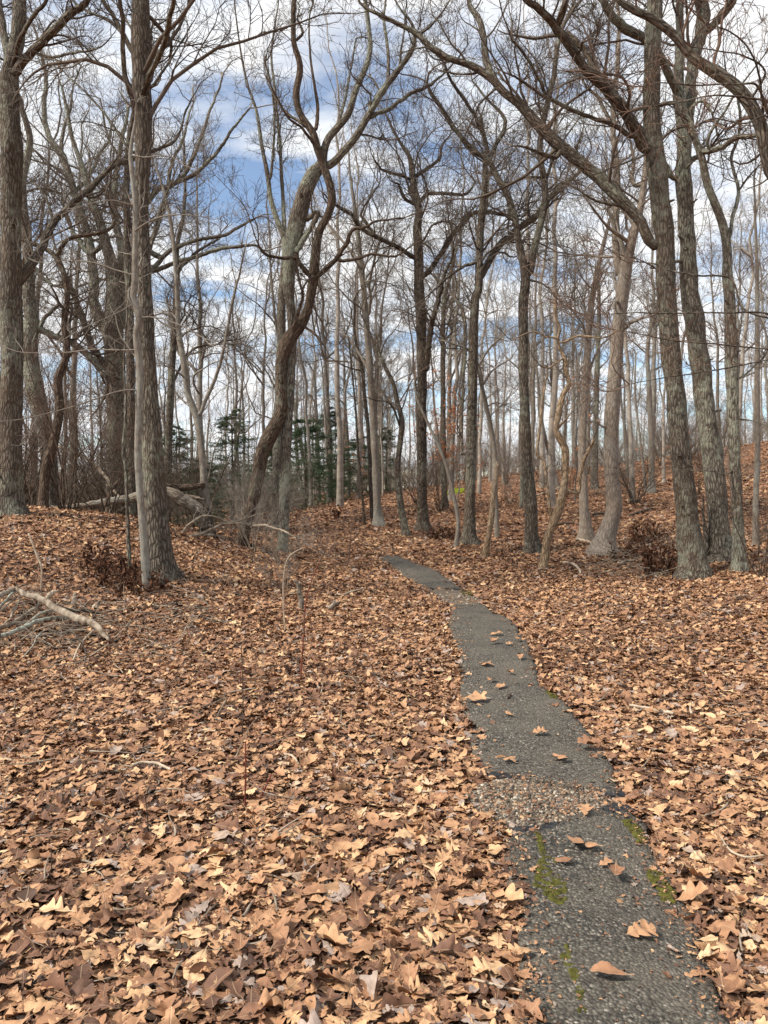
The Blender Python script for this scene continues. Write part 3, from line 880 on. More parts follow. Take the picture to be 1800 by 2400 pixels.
# ------------------------------------------------------------------ traced trees
tree_stats = []
def build_tree(name, label, bark, limbs, depth=None, twig='twig', dens=1.0, first=.45, lean=0.0, group='bare trees around the path', seed=None,
               flare=.3, ext=True, lscale=1.0, n2=5.5, n3=7.8, cat='tree', lump=.045, tip=.0026, crown=True, sink=.25, knots=None):
    seed = seed if seed is not None else len(tree_stats) * 17 + 5
    if knots is None: knots = 0
    r = np.random.default_rng(seed)
    tr = px(limbs[0][0] if isinstance(limbs[0], tuple) else limbs[0])
    if depth is None:
        base = ground_hit(tr[0, 0], tr[0, 1]); Y0 = base[1]
    else:
        Y0 = depth; base = at(tr[0, 0], tr[0, 1], Y0)
        gz = float(hgt(base[0], base[1]))
    lines = []           # each: pixels(u,v), Y, radius px
    out3 = []
    for li, spec in enumerate(limbs):
        s, dyv = (spec, None) if isinstance(spec, str) else (spec[0], spec[1])
        p = px(s)
        if li == 0:
            Y = Y0 + lean * (p[0, 1] - p[:, 1]) / FPX * Y0
        else:
            best = None
            for (q_, Yq) in lines:
                d = (q_[:, 0] - p[0, 0]) ** 2 + (q_[:, 1] - p[0, 1]) ** 2
                k = int(d.argmin())
                if best is None or d[k] < best[0]: best = (d[k], q_[k], Yq[k])
            if dyv is None: dyv = r.uniform(-1.8, 1.8)
            L_ = np.concatenate([[0], np.cumsum(np.hypot(*np.diff(p[:, :2], axis=0).T))])
            if best[0] > 4 and best[0] < 90 ** 2:
                p = np.concatenate([[[best[1][0], best[1][1], p[0, 2]]], p])
                L_ = np.concatenate([[0], L_ + math.sqrt(best[0])])
            Y = best[2] + dyv * L_ / max(L_[-1], 200)
        if ext and p[-1, 1] < 25:                                # goes out of the top of the photo: carry it on
            d = p[-1, :2] - p[-2, :2]; d = d / (np.hypot(*d) + 1e-6); d = d * .6 + np.array([0, -.7])
            dY = (Y[-1] - Y[-2])
            for k in (1, 2, 3):
                p = np.concatenate([p, [[p[-1, 0] + d[0] * 110 + r.normal(0, 14), p[-1, 1] + d[1] * 120, p[-1, 2] * .72]]])
                Y = np.concatenate([Y, [Y[-1] + .3 * dY + r.normal(0, .15)]])
        P3 = np.array([at(a[0], a[1], y) for a, y in zip(p, Y)])
        R3 = .5 * p[:, 2] / FPX * Y
        if li == 0:
            P3[0, 2] = hgt(P3[0, 0], P3[0, 1]) + .02
            P3 = np.concatenate([[P3[0] - [0, 0, sink]], P3]); R3 = np.concatenate([[R3[0] * 1.05], R3])
        X = catmull(np.concatenate([P3, R3[:, None]], 1), 150 if li == 0 else max(24, min(70, int(len(p) * 9))))
        P, R = X[:, :3], np.maximum(X[:, 3], .003)
        if li > 0:
            wob = np.cumsum(r.normal(0, 1, P.shape), 0); wob -= np.linspace(0, 1, len(P))[:, None] * wob[-1]
            P = P + wob * (R.mean() * .12) + r.normal(0, .07, P.shape) * R[:, None] * np.linspace(0, 1, len(P))[:, None]
        else:
            wob = np.cumsum(r.normal(0, 1, P.shape), 0); wob -= np.linspace(0, 1, len(P))[:, None] * wob[-1]
            wob[:, 1] *= .5
            P = P + wob * (np.clip(np.linspace(-.5, 1, len(P)), 0, 1) * .045 * R)[:, None]
        # pixel track for attachments
        dd = P - np.array([0, 0, CZ]); zc = dd[:, 1] * CP - dd[:, 2] * SP; yc = dd[:, 1] * SP + dd[:, 2] * CP
        uv = np.stack([900 + FPX * dd[:, 0] / zc, 1200 - FPX * yc / zc], -1)
        lines.append((uv, P[:, 1].copy()))
        out3.append((P, R))
    root = empty(name, out3[0][0][0] + [0, 0, sink])
    tag(root, label, cat, group)
    off = -np.array(root.location)
    gt = Geo()
    P, R = out3[0]
    sides = 30 if R[5] > .1 else 16
    gt.tubes(P + off, R, sides, (flare, .25, .16) if flare else None, lump, seed)
    if R[-1] > .01:      # close the top
        gt.tubes(np.stack([P[-1] + off, P[-1] + off + unit(P[-1] - P[-2]) * R[-1] * .5, P[-1] + off + unit(P[-1] - P[-2]) * R[-1] * .55])[None], np.array([[R[-1], R[-1] * .6, .001]]), sides)
    trunk_o = obj('trunk', gt.mesh('trunk'), M[bark], root)
    zr = P[:, 2] - P[0, 2]
    for kk in range(knots):                                     # healed knots and snapped twig stubs
        zk = r.uniform(.6, min(7.5, zr[-1] * .7)); i = int(np.abs(zr - zk).argmin())
        an = r.uniform(-2.6, -.5)                                # towards the viewer's half
        dv = np.array([math.cos(an), math.sin(an), r.uniform(.05, .5)]); dv /= np.linalg.norm(dv)
        rk = R[i] * r.uniform(.16, .34); stub = r.random() < .35
        ll = rk * (r.uniform(2.5, 5) if stub else r.uniform(.5, 1.0))
        if stub: rk *= .5
        c0 = P[i] + off + dv * R[i] * .86
        gk = Geo(); pk = np.stack([c0 + dv * ll * f_ for f_ in (-.2, .15, .55, .9, 1.0, .92)]); gk.tubes(pk, rk * np.array([1.7, 1.35, 1.05, .85, .5, .02]), 9, None, .06, seed + kk)
        obj('branch_stub' if stub else 'knot', gk.mesh('knot'), M[bark], trunk_o)
    for P, R in out3[1:]:
        gl = Geo(); gl.tubes(P + off, R, 10 if R[0] > .03 else 6, None, lump, seed + 3)
        obj('limb', gl.mesh('limb'), M[bark] if R[0] > .012 else M[twig], root)
    nt_ = 0
    if crown:
        K = 40
        PP = []; RR = []; cn_ = []
        for li, (P, R) in enumerate(out3):
            if li == 0:
                i0 = int(first * len(P))
                P, R = P[i0:], R[i0:]
            if len(P) < 4: continue
            X = catmull(np.concatenate([P, R[:, None]], 1)[::max(1, len(P) // 40)], K)
            ln = np.linalg.norm(np.diff(P, axis=0), axis=1).sum()
            PP.append(X[:, :3] + off); RR.append(np.maximum(X[:, 3], .003))
            cn_.append(max(3, int(round(ln * 2.9 * dens * r.uniform(.85, 1.2)))))
        gc = Geo()
        crown_geo(np.array(PP), np.array(RR), np.array(cn_), r, gc, lscale, n2=n2, n3=n3, tip=tip)
        obj('crown', gc.mesh('crown'), M[twig], root)
        nt_ = gc.ntri()
    tree_stats.append((name, round(float(Y0), 1), nt_))
    return root

T = build_tree
T('oak_tree', 'thick dark oak cut by the photo edge on the leafy mound', 'oak', [
    "D 72,1392,165 72,1330,150 72,1000,142 75,500,132 72,0,135 A 72,1700,122 76,1300,126 66,900,132 60,600,112 66,470,100 105,280,88 128,120,84 132,0,80",
    ("A 62,480,55 45,330,48 18,200,44 2,60,38 -10,-40,34", .8),
    ("A 100,470,58 150,380,55 230,300,54 350,185,50 470,70,46 560,5,40", -1.2),
    ("A 85,420,34 110,300,30 160,190,28 230,80,26 300,0,22", -1.6),
    ("A 105,1840,62 200,1720,56 270,1600,50 340,1470,46 430,1385,44 560,1255,40 700,1115,34 830,1045,28 960,1000,20", 1.5),
    ("A 350,1460,22 300,1290,16 230,1200,12 150,1120,9", .6),
    ("A 230,345,22 330,370,18 440,345,16 560,330,14 660,300,10 720,240,7", -.8),
], first=.62, dens=.8, knots=6)
T('oak_tree', 'tall dark straight oak with a pale sapling against its left side', 'oak', [
    "D 1035,1805,205 1033,1720,180 1020,1500,162 1000,1200,148 985,900,130 965,500,106 945,100,96 A 932,1700,90 912,1250,84 925,1050,92 932,800,114 926,500,116 920,200,112 918,0,108",
    ("A 890,740,38 850,640,34 805,490,32 795,300,30 790,120,28 770,0,26", -.8),
    ("A 918,640,36 960,500,34 1010,400,36 1070,250,34 1100,100,32 1126,0,30", -1.5),
    ("A 865,345,32 790,210,30 735,95,28 670,0,26", .5),
    ("A 790,210,20 700,130,18 560,60,16 480,0,14", 1.0),
    ("A 975,985,26 1090,945,20 1150,880,16 1190,760,13 1240,640,10", 1.0),
    ("A 975,1600,22 1010,1450,20 1060,1300,15 1100,1200,12", 1.4),
    ("A 850,980,20 700,760,16 560,600,13 440,490,10 350,400,7", .9),
    ("A 985,560,20 1060,460,16 1130,350,12 1230,180,8", .6),
], first=.55, dens=.9, knots=6)
T('sapling', 'pale slim sapling with a kink pressed against the dark oak', 'pale', [
    "D 960,1885,66 950,1800,56 935,1600,50 910,1300,45 895,1000,45 900,700,42 905,450,45 885,230,48 903,125,50 862,0,44 A 870,1850,40 876,1600,35 870,1300,31 852,1100,30 846,980,27 882,760,16",
    ("D 875,592,14 760,602,11 600,655,10 430,712,9 200,772,8 0,797,6", -.8),
    ("D 905,122,12 980,122,10 1080,140,8 1200,190,7 1330,260,5", -.5),
    ("D 870,30,10 800,70,9 700,120,7 560,180,6 420,260,5", -.9),
    ("D 880,330,9 760,335,8 600,330,7 400,350,6 150,350,4", .5),
    ("A 865,1780,12 760,1750,10 600,1700,8 420,1690,6 250,1700,4", .4),
    ("A 866,1500,11 1000,1420,9 1150,1390,7 1300,1400,5", -.6),
    ("A 860,1330,10 720,1300,8 560,1330,6 400,1390,4", -.6),
    ("A 848,1010,12 940,1020,10 1080,1010,7 1200,1060,5", -.4),
], depth=None, twig='twig_pale', first=.4, dens=.9, lscale=.6, flare=.15, n3=3)
T('sapling', 'very thin grey sapling standing left of the pale kinked one', 'grey', [
    "D 840,1745,28 830,1500,24 822,1300,22 815,1100,22 800,1000,24 815,700,18 802,420,14 818,150,11 A 840,1780,8",
    ("D 810,560,8 700,500,7 600,420,5", -.3), ("D 806,300,7 900,260,5 990,250,4", .4),
    ("D 800,990,9 740,960,7 680,900,5", -.3),
], flare=.1, first=.35, lscale=.45, dens=.8, n3=3)
T('leaning_tree', 'brown crooked tree leaning right from the top of the mound', 'brown', [
    "D 278,1345,66 285,1250,62 300,1100,62 350,920,60 385,700,56 378,520,56 432,360,46 415,150,42 432,0,38 A 425,1830,36 372,1680,32 300,1615,30 180,1570,24 130,1545,18",
    ("A 370,1650,28 430,1560,26 540,1528,25 640,1515,24 715,1480,22 742,1400,19 705,1330,15 692,1230,11", -.5),
    ("D 440,260,14 500,260,11 540,200,8", .6), ("D 440,380,12 520,300,10 600,160,7", .4),
    ("D 360,880,12 270,900,9 190,850,6", .4),
], twig='twig', first=.5, flare=.15, lscale=.7, depth=13.4)
T('oak_tree', 'broad dark trunk leaning behind the oak at the photo edge', 'grey', [
    "D 335,1310,95 305,920,100 235,620,108 185,320,98 200,120,78 185,0,76 A 185,1800,76 165,1500,60 140,1200,52 190,900,40 120,640,30 60,400,20",
    ("D 150,160,38 300,210,42 480,292,44 600,405,46 690,500,46", .4),
    ("D 190,330,30 280,130,26 380,40,22", 1.2), ("A 180,1650,30 260,1780,26 340,1850,20", -.5),
], depth=17.5, first=.45, flare=.1)
T('oak_tree', 'massive many-limbed oak spreading behind the mound shrubs', 'grey', [
    "D 745,1230,125 748,900,112 742,500,112 732,260,132 735,100,110 A 735,1880,92 715,1690,72 680,1560,64 640,1420,56 600,1320,50 560,1180,42 520,1050,34 470,900,26 430,700,20 400,560,14",
    ("D 700,240,75 640,140,70 600,50,66 A 608,1900,62 575,1680,56 540,1500,52 480,1260,48 400,1020,42 300,870,36 278,720,32 292,520,26 268,380,20 240,240,14", 1.0),
    ("D 690,460,48 600,340,44 545,200,42 490,60,38 A 420,1800,30 380,1700,24", -1.0),
    ("D 790,150,70 800,60,62 A 800,1780,58 790,1600,54 740,1400,46 742,1250,40 760,1100,34 800,880,26 830,700,20", 1.6),
    ("A 690,1540,40 600,1640,30 520,1560,26 460,1480,22", .5),
    ("A 660,1560,36 720,1690,30 800,1690,34 860,1560,24", .2),
    ("A 480,1250,28 560,1170,24 640,1000,20 700,930,16 720,800,11", 1.5),
    ("A 400,1010,26 410,880,22 460,720,18 480,560,12 520,440,8", .8),
    ("A 780,1650,44 880,1720,34 980,1740,32 1100,1620,26 1250,1560,24 1430,1530,22 1560,1460,18 1659,1410,12", .5),
    ("A 980,1760,30 1130,1700,26 1300,1650,24 1480,1600,22 1659,1590,16", -.5),
    ("A 940,1320,36 1020,1230,34 1120,1190,30 1220,1080,26 1300,900,22 1360,720,18 1440,500,12", .8),
    ("A 1120,1190,28 1260,1130,26 1400,1000,22 1500,850,18 1620,700,12", -.4),
    ("A 960,1620,34 1000,1480,30 1050,1300,26 1100,1080,22 1190,880,18 1240,700,13", 1.2),
], depth=20, first=.5, dens=.62, flare=.1, twig='twig_pale')
T('oak_tree', 'dark straight trunk showing between the thin sapling and the tall oak', 'oak', [
    "D 852,1290,60 850,900,56 846,400,52 845,100,50 A 828,1700,46 826,1300,42 835,1000,38 850,840,32 870,700,24",
    ("A 828,1430,16 720,1450,13 600,1420,10", .5), ("A 830,1100,22 760,1000,18 690,860,14 650,640,10", 1),
], depth=16.5, first=.5, flare=.1)
T('oak_tree', 'slender dark trunk standing far behind the tall oak', 'oak', [
    "D 1085,1290,50 1092,1000,46 1105,650,46 1125,330,42 1140,60,38 A 1150,1800,36 1150,1600,30 1190,1400,24 1200,1150,18 1190,900,12",
    ("D 1110,560,18 1250,330,16 1400,300,12", .8), ("A 1150,1750,22 1260,1640,18 1400,1560,14", .5),
], depth=23, first=.4, flare=.1)
T('sapling', 'pale forked young tree rising behind the end of the fallen log', 'pale', [
    "D 1362,1495,56 1350,1400,52 1330,1250,50 1310,1000,46 1280,790,46 1220,620,41 1190,400,38 1160,200,35 1155,0,32 A 1148,1840,28 1130,1600,25 1100,1400,22 1065,1250,18 1020,1100,12",
    ("D 1305,740,26 1330,670,26 1375,575,24 1430,420,22 1470,250,20 1505,60,17 A 1560,1750,12 1590,1600,9", -.5),
    ("D 1185,370,14 1280,350,13 1400,300,11 1560,290,9", .8), ("D 1165,210,13 1040,150,11 960,60,8", .4),
    ("D 1345,1180,12 1390,980,10 1430,900,8 1500,840,5", -.5),
], first=.35, twig='twig_pale', dens=.8, lscale=.7, flare=.15, depth=16.0)
T('leaning_tree', 'thick brown tree with a strong S-bend over the dip', 'brown', [
    "D 1565,1605,84 1575,1540,76 1600,1440,74 1640,1300,76 1659,1200,80 E 40,1000,88 95,880,90 165,730,76 160,580,74 160,430,76 205,280,86 285,170,78 335,70,60 B 352,1925,58 372,1800,64 388,1620,58 410,1500,54 475,1370,52 492,1260,52 445,1085,50 395,950,48 372,860,46 285,725,42 264,600,40 290,430,38 248,260,34 250,0,30",
    ("B 345,1785,26 285,1710,24 245,1662,22 150,1665,20 60,1640,17 15,1585,12", -.8),
    ("E 298,172,18 410,262,15 440,390,13 530,405,11 625,412,7", -1.2),
    ("B 385,1800,34 450,1745,32 520,1695,30 600,1590,28 640,1495,24 720,1470,20 760,1440,15 960,1412,10", -.6),
    ("B 540,1685,22 640,1680,20 760,1650,18 900,1665,14 1000,1600,10", -.4),
    ("B 375,850,30 290,800,20 180,720,15 110,600,11", .8),
    ("B 385,850,26 400,700,22 380,560,18 350,350,14 345,120,10 370,0,8", .5),
    ("B 265,260,18 305,210,16 270,130,12", .2),
    ("B 395,950,24 300,830,17 200,750,13 100,560,9", -.7),
    ("E 215,280,26 260,120,24 300,0,20 B 300,1880,18", -.6),
], first=.72, dens=.8, flare=.15, lump=.05, knots=5)
T('oak_tree', 'big grey-brown forked oak rising behind the S-bent tree', 'grey', [
    "E 172,1645,72 178,1500,64 182,1300,72 190,1000,70 205,800,62 222,500,62 235,250,58 225,60,56 B 212,1850,76 222,1650,84 258,1480,108 315,1260,100 370,1130,92 420,1075,70 440,980,52 470,900,46 520,840,44 600,740,42 650,580,38 720,420,34 740,310,30 722,120,28 705,0,26",
    ("B 415,1085,50 490,1060,50 560,990,48 640,905,46 720,770,45 840,560,42 930,440,36 1010,320,30 1030,230,26 1000,130,18 940,60,12", -.6),
    ("B 730,765,30 820,730,28 900,690,27 1000,620,25 1090,578,23 1150,540,20 1205,490,14", .9),
    ("B 850,540,24 860,400,22 850,250,20 830,120,17 845,0,13", .4),
    ("B 930,440,18 945,300,15 965,180,11", .3),
    ("B 330,1420,36 390,1380,34 330,1530,34 260,1640,34", -.2),
    ("B 520,830,20 560,700,17 610,480,14 650,250,10", .8),
    ("B 1030,230,14 1120,170,12 1230,40,9", -.3),
], first=.75, dens=.9, flare=.12, knots=6)
T('tree', 'slim twin-stemmed tree just left of the big forked oak', 'grey', [
    "E 122,1600,52 128,1350,50 135,1000,52 150,600,52 164,250,55 166,0,54 B 170,1850,46 190,1560,44 140,1430,36 98,1290,32 78,1140,29 40,950,24 5,720,20 A 1610,560,16 1570,380,13 1540,180,10 1520,0,8",
    ("B 190,1540,32 182,1400,28 168,1150,24 152,900,22 122,600,19 100,350,15 130,120,11 150,0,9", .8),
    ("B 90,1160,20 110,950,18 120,700,15 60,400,11", -.5),
], depth=19.5, first=.55, flare=.1)
T('tree', 'pale straight tree with a slightly flared foot in the open', 'pale', [
    "E 797,1473,74 790,1400,58 780,1200,50 762,800,48 742,500,45 722,250,41 702,0,38 B 690,1800,36 665,1560,32 640,1350,24 610,1150,17 600,980,11",
    ("E 735,470,22 640,310,15 560,220,11", .9), ("E 730,100,22 750,0,20 B 740,1850,18 770,1700,15 800,1560,11", -.6),
    ("B 680,1700,20 560,1560,17 440,1420,14 330,1330,10", 1.0), ("B 660,1530,16 700,1380,13 760,1200,9", -.4),
], twig='twig_pale', first=.5)
T('sapling', 'thin dark sapling left of the pale flared tree', 'dark', [
    "E 703,1467,18 690,1300,17 662,1000,16 645,700,14 620,450,11 600,250,8"], first=.4, flare=.1, lscale=.5, dens=.7)
T('tree', 'dark narrow trunk close behind the pale flared tree', 'dark', [
    "E 752,1427,26 742,1200,26 732,900,26 702,600,24 688,450,22 655,320,19 640,200,17 B 640,1936,15",
    ("E 690,470,12 580,440,10 480,380,7", .4)], first=.5, flare=.1)
T('leaning_tree', 'small tree with ring-marked bark leaning left across the open ground', 'oak', [
    "E 972,1537,58 962,1480,48 932,1300,43 918,1100,39 938,900,38 945,800,36 915,680,32 890,560,27 800,370,21 745,250,16 690,120,10",
    ("E 940,850,15 870,680,13 780,660,10 720,640,7", -.5), ("E 800,380,12 840,280,10 900,200,7", .4)], first=.5, flare=.15)
T('oak_tree', 'dark upright oak with a flared foot at the middle of the clearing', 'dark', [
    "E 1085,1508,98 1080,1440,74 1075,1300,64 1075,900,62 1075,500,61 1070,100,65 B 1062,1850,65 1052,1680,60 1050,1500,55 1060,1350,46 1030,1230,44 1022,1150,40 1000,1020,28 960,960,22 900,860,17 850,760,12",
    ("B 1030,1665,30 900,1580,28 740,1510,27 650,1440,25 600,1370,22 520,1330,16", -.9),
    ("B 1095,1780,36 1200,1640,32 1300,1480,30 1380,1392,28 1480,1375,26 1625,1398,20", .8),
    ("B 1035,1140,28 1110,1090,24 1180,1040,20 1200,960,15 1260,870,10", .7),
    ("B 1045,1330,22 960,1280,22 925,1200,16 900,1185,10", -.4),
    ("B 1060,1310,26 1110,1260,24 1200,1250,22 1350,1255,18 1420,1180,12", .6),
    ("B 1000,1160,22 930,1130,19 820,1095,16 770,1040,11", -.6),
    ("E 1105,460,38 1125,300,37 1145,180,35 1190,0,32 B 1210,1800,24 1260,1700,18", -.9),
    ("B 760,1505,20 700,1420,18 680,1390,14 800,1190,10", .3),
    ("B 1085,1560,16 1150,1460,13 1260,1440,10 1330,1490,7", -.4),
], first=.62, dens=1.0, knots=7)
T('tree', 'straight narrow trunk beside the mossy bank', 'oak', [
    "E 1226,1362,54 1220,1250,40 1216,1000,36 1212,600,33 1215,0,30 B 1230,1880,28 1265,1750,22 1300,1600,16",
    ("B 1225,1900,18 1160,1800,14 1080,1720,10", .6)], first=.5, flare=.15)
T('oak_tree', 'grey oak trunk splitting high up right of the path end', 'oak', [
    "E 1380,1592,98 1383,1500,80 1390,1200,70 1400,800,63 1406,400,61 1420,0,56 B 1440,1880,55 1445,1650,48 1455,1450,44 1480,1250,40 1488,1080,37 1495,960,28 1480,880,20 1460,760,13",
    ("B 1462,1790,48 1540,1655,46 1600,1575,44 1659,1530,42 C 55,1482,42 175,1385,42 228,1290,40 300,1228,36 420,1140,26 470,1050,16", .9),
    ("B 1430,1700,22 1330,1740,19 1240,1800,15 1130,1900,11", -.6),
    ("C 120,1420,16 105,1330,13 140,1220,9", .2),
    ("E 1340,1000,24 1345,400,22 1340,100,22 1290,0,16", 1.5),
], first=.58, knots=6)
T('sapling', 'thin pale sapling curving left beside the grey oak', 'pale', [
    "E 1298,1615,32 1310,1450,27 1275,1250,25 1222,1050,22 1150,880,20 1060,680,16 1025,560,12 1030,520,8"], first=.5, flare=.1, lscale=.5, dens=.8, twig='twig_red')
T('broken_trunk', 'bare leaning pole snapped off at head height', 'dead', [
    "E 1483,1672,48 1500,1580,40 1530,1400,37 1545,1250,33 1566,1085,34 1560,1060,16"], crown=False, flare=.1, group='dead trunks')
T('tree', 'slender pale tree bending left behind the snapped pole', 'pale', [
    "E 1560,1560,32 1552,1300,31 1548,1000,31 1520,820,30 1470,590,27 1440,440,23 1390,340,16 1240,280,11",
    ("E 1470,560,15 1530,470,13 1659,380,9", .6), ("E 1440,450,15 1500,340,14 1600,240,10", -.6)], first=.45, twig='twig_pale', flare=.1, depth=19)
T('oak_tree', 'grey oak whose two stems make a tall V over the clearing', 'oak', [
    "F 140,1648,112 132,1580,92 118,1300,78 95,1000,71 82,700,66 75,400,63 75,0,60 C 82,1880,62 85,1780,60 50,1600,46 25,1440,42 B 1640,1290,40 1560,1140,39 1510,1040,38 1430,990,31 1300,855,29 1200,700,27 1130,600,22 1110,540,16",
    ("C 105,1780,50 140,1620,47 172,1480,45 205,1330,43 205,1180,41 178,1020,38 190,820,37 232,640,36 265,500,32 290,320,28 330,150,20 400,0,15", .8),
    ("B 1495,1010,26 1488,950,24 1465,850,23 1380,680,22 1300,570,20 1250,490,17 1220,400,12", -.5),
    ("B 1510,1035,30 1550,940,28 1610,830,26 1600,750,22 1550,690,17 1400,520,11", .8),
    ("C 210,1200,20 250,1080,18 300,960,13 440,760,9", -.8),
    ("C 180,1150,18 90,1150,14 0,1190,11", .5), ("C 100,1810,14 200,1840,12 270,1900,8", -.5),
], first=.6, knots=6)
T('dead_snag', 'barkless twisted dead tree leaning right with broken stubs', 'dead', [
    "F 203,1755,64 212,1680,53 232,1550,53 290,1400,57 338,1220,49 346,1050,46 340,960,46 300,890,46 285,850,39 305,740,37 330,620,34 366,555,30 350,470,29 345,395,32 320,350,18 298,270,17 310,190,16 280,100,15 285,0,12",
    ("F 358,1243,26 395,1258,22 434,1258,22 438,1160,20 470,1040,19 515,940,17 528,905,9", -.4),
    ("F 290,850,20 330,800,17 372,752,8", -.3),
    ("F 255,1440,22 238,1300,20 212,1100,20 195,1040,21 158,1012,20 175,850,17 192,700,14 232,450,11", .5),
    ("F 350,275,16 400,250,14 460,240,13 590,255,10 700,200,7", -.6),
    ("F 345,380,15 290,415,13 230,450,11 180,430,8", -.5),
    ("F 300,250,14 230,250,12 140,215,10 0,270,7", .5),
    ("F 330,1180,12 312,1120,10 300,1090,5", -.3),
], first=.6, dens=.7, lscale=.7, flare=.1, lump=.07, group='dead trunks', n3=3)
T('tree', 'straight pale-brown tree behind the smooth bent trunk', 'pink', [
    "F 480,1565,86 475,1480,72 465,1300,56 455,900,53 480,500,46 510,100,39 C 540,1850,34 590,1600,26 640,1400,18",
    ("F 490,500,18 560,330,14 640,250,10", .6)], first=.5, twig='twig_pale')
T('maple_tree', 'smooth pinkish trunk bent like an elbow near its foot', 'pink', [
    "F 590,1645,185 597,1590,142 612,1520,122 645,1420,110 662,1335,106 650,1200,97 645,1000,96 650,700,93 670,400,86 690,150,82 C 715,1850,86 735,1700,78 770,1560,66 805,1450,56 840,1280,46 860,1100,36 870,950,26",
    ("C 700,1780,50 678,1650,46 680,1400,44 692,1120,40 665,850,36 672,620,34 695,400,30 705,150,24 690,0,18", 1.2),
    ("F 735,190,34 770,160,26 850,125,16", -.6), ("C 740,1560,26 640,1480,20 560,1390,14 440,1230,9", -.7),
    ("C 790,1200,26 780,1020,20 760,880,13", .6), ("F 590,830,14 540,800,10 480,790,6", -.5),
], first=.55, twig='twig_pale', lump=.05, flare=.22, knots=9)
T('oak_tree', 'large ridged dark oak sending one pale limb far up left', 'oak', [
    "F 1166,1795,205 1162,1720,180 1140,1500,146 1115,1200,131 1085,900,122 1055,600,116 1022,300,120 1000,0,120 C 995,1880,120 988,1600,116 962,1350,120 930,1100,120 906,900,110 898,600,102 905,300,98 920,0,94",
    ("C 915,1590,62 830,1430,66 700,1290,74 560,1150,76 400,1020,80 280,920,75 150,800,66 50,690,56 B 1600,600,50 1540,530,50 1400,440,45 1250,390,42 1120,310,38 1020,210,35 900,150,27 720,60,21 660,8,16", .6),
    ("B 1545,520,44 1490,385,44 1472,250,41 1440,125,37 1390,60,33 1375,0,28", .6),
    ("C 868,960,84 800,850,76 700,690,70 600,575,70 480,480,60 400,370,60 310,225,58 250,135,50 150,50,44 85,-5,40", -1.6),
    ("C 590,560,48 540,420,44 440,310,40 330,220,38", .3),
    ("C 285,190,46 318,100,42 345,0,38", -.8),
    ("C 780,880,32 640,800,28 480,740,26 240,640,24 180,520,22 90,370,18 0,260,14", -1.2),
    ("C 240,640,20 120,560,17 0,490,13", -.6),
    ("C 280,1020,28 180,990,24 90,950,17 0,945,10", -.5),
    ("C 700,1330,20 560,1300,17 430,1230,10", -.4),
    ("C 640,790,22 560,640,18 470,540,15 460,380,11", .8),
    ("C 850,1010,14 740,1050,12 620,1100,10 480,1150,7", -.8),
    ("B 1040,240,16 1130,170,14 1240,30,10", .7), ("B 720,60,12 740,0,9", .4),
], first=.72, dens=.85, knots=7)
T('oak_tree', 'large oak with knobbly burls standing behind the ridged one', 'grey', [
    "F 1350,1705,185 1345,1620,150 1325,1300,131 1290,1000,126 1255,700,122 1220,400,120 1172,100,124 C 1150,1880,108 1140,1600,102 1122,1300,97 1110,1100,97 1120,900,90 1092,700,76 1080,500,66 1090,200,52 1090,0,46",
    ("C 1135,760,60 1160,560,68 1172,400,70 1225,200,76 1240,60,90 1235,0,84", .8),
    ("C 1075,600,58 985,410,52 880,280,52 750,190,60 650,90,50 595,0,44", -1.0),
    ("C 1230,220,52 1300,160,54 1400,50,50 1440,0,44", -.4),
    ("C 1040,1150,34 1000,1080,30 960,1020,20", -.3), ("C 1150,1060,40 1190,1030,36 1205,1020,26", -.2),
    ("C 1060,1690,20 1010,1700,18 960,1720,14 930,1740,10", -.8),
    ("F 1260,1690,34 1265,1550,26 1235,1400,16 1240,1300,8", -.2),
], first=.6, lump=.07, knots=16)
T('tree', 'narrow rough trunk at the photo edge right of the two big oaks', 'grey', [
    "F 1478,1765,92 1475,1700,82 1460,1400,72 1442,1000,70 1432,700,72 1422,400,78 1412,0,70 C 1402,1800,66 1390,1560,56 1350,1400,50 1270,1200,46 1222,1000,43 1172,850,39 1150,770,34 1070,720,28 1060,665,26 900,690,24 690,718,17 620,640,10",
    ("C 1225,985,38 1360,958,36 1450,890,35 1610,880,28", -1.0),
    ("C 1265,930,22 1290,850,20 1380,720,17 1480,560,13 1640,350,9", -.7),
    ("C 1170,800,22 1165,700,20 1230,650,18 1300,740,14", -.4),
    ("F 1470,780,12 1560,790,9 1659,830,6", -.4), ("F 1470,520,14 1560,450,11 1640,370,7", .6),
    ("F 1440,1100,14 1390,1140,11 1290,1120,9 1100,1110,6", -.8),
    ("C 1400,1550,26 1430,1420,24 1470,1240,22 1430,1030,20 1480,860,18 1460,600,14", 1.0),
    ("C 1475,1230,14 1540,1140,12 1640,1040,8", -.6),
], first=.68, lump=.06, knots=12)
T('tree', 'slim pale tree with a dark knot at the far right edge', 'pale', [
    "F 1580,1595,46 1578,1500,40 1580,1300,36 1592,1000,33 1592,600,31 1590,0,27 C 1588,1700,22 1575,1400,16 1570,1150,10",
    ("F 1592,450,12 1640,350,9", .4)], first=.45, twig='twig_pale', flare=.15, knots=6)
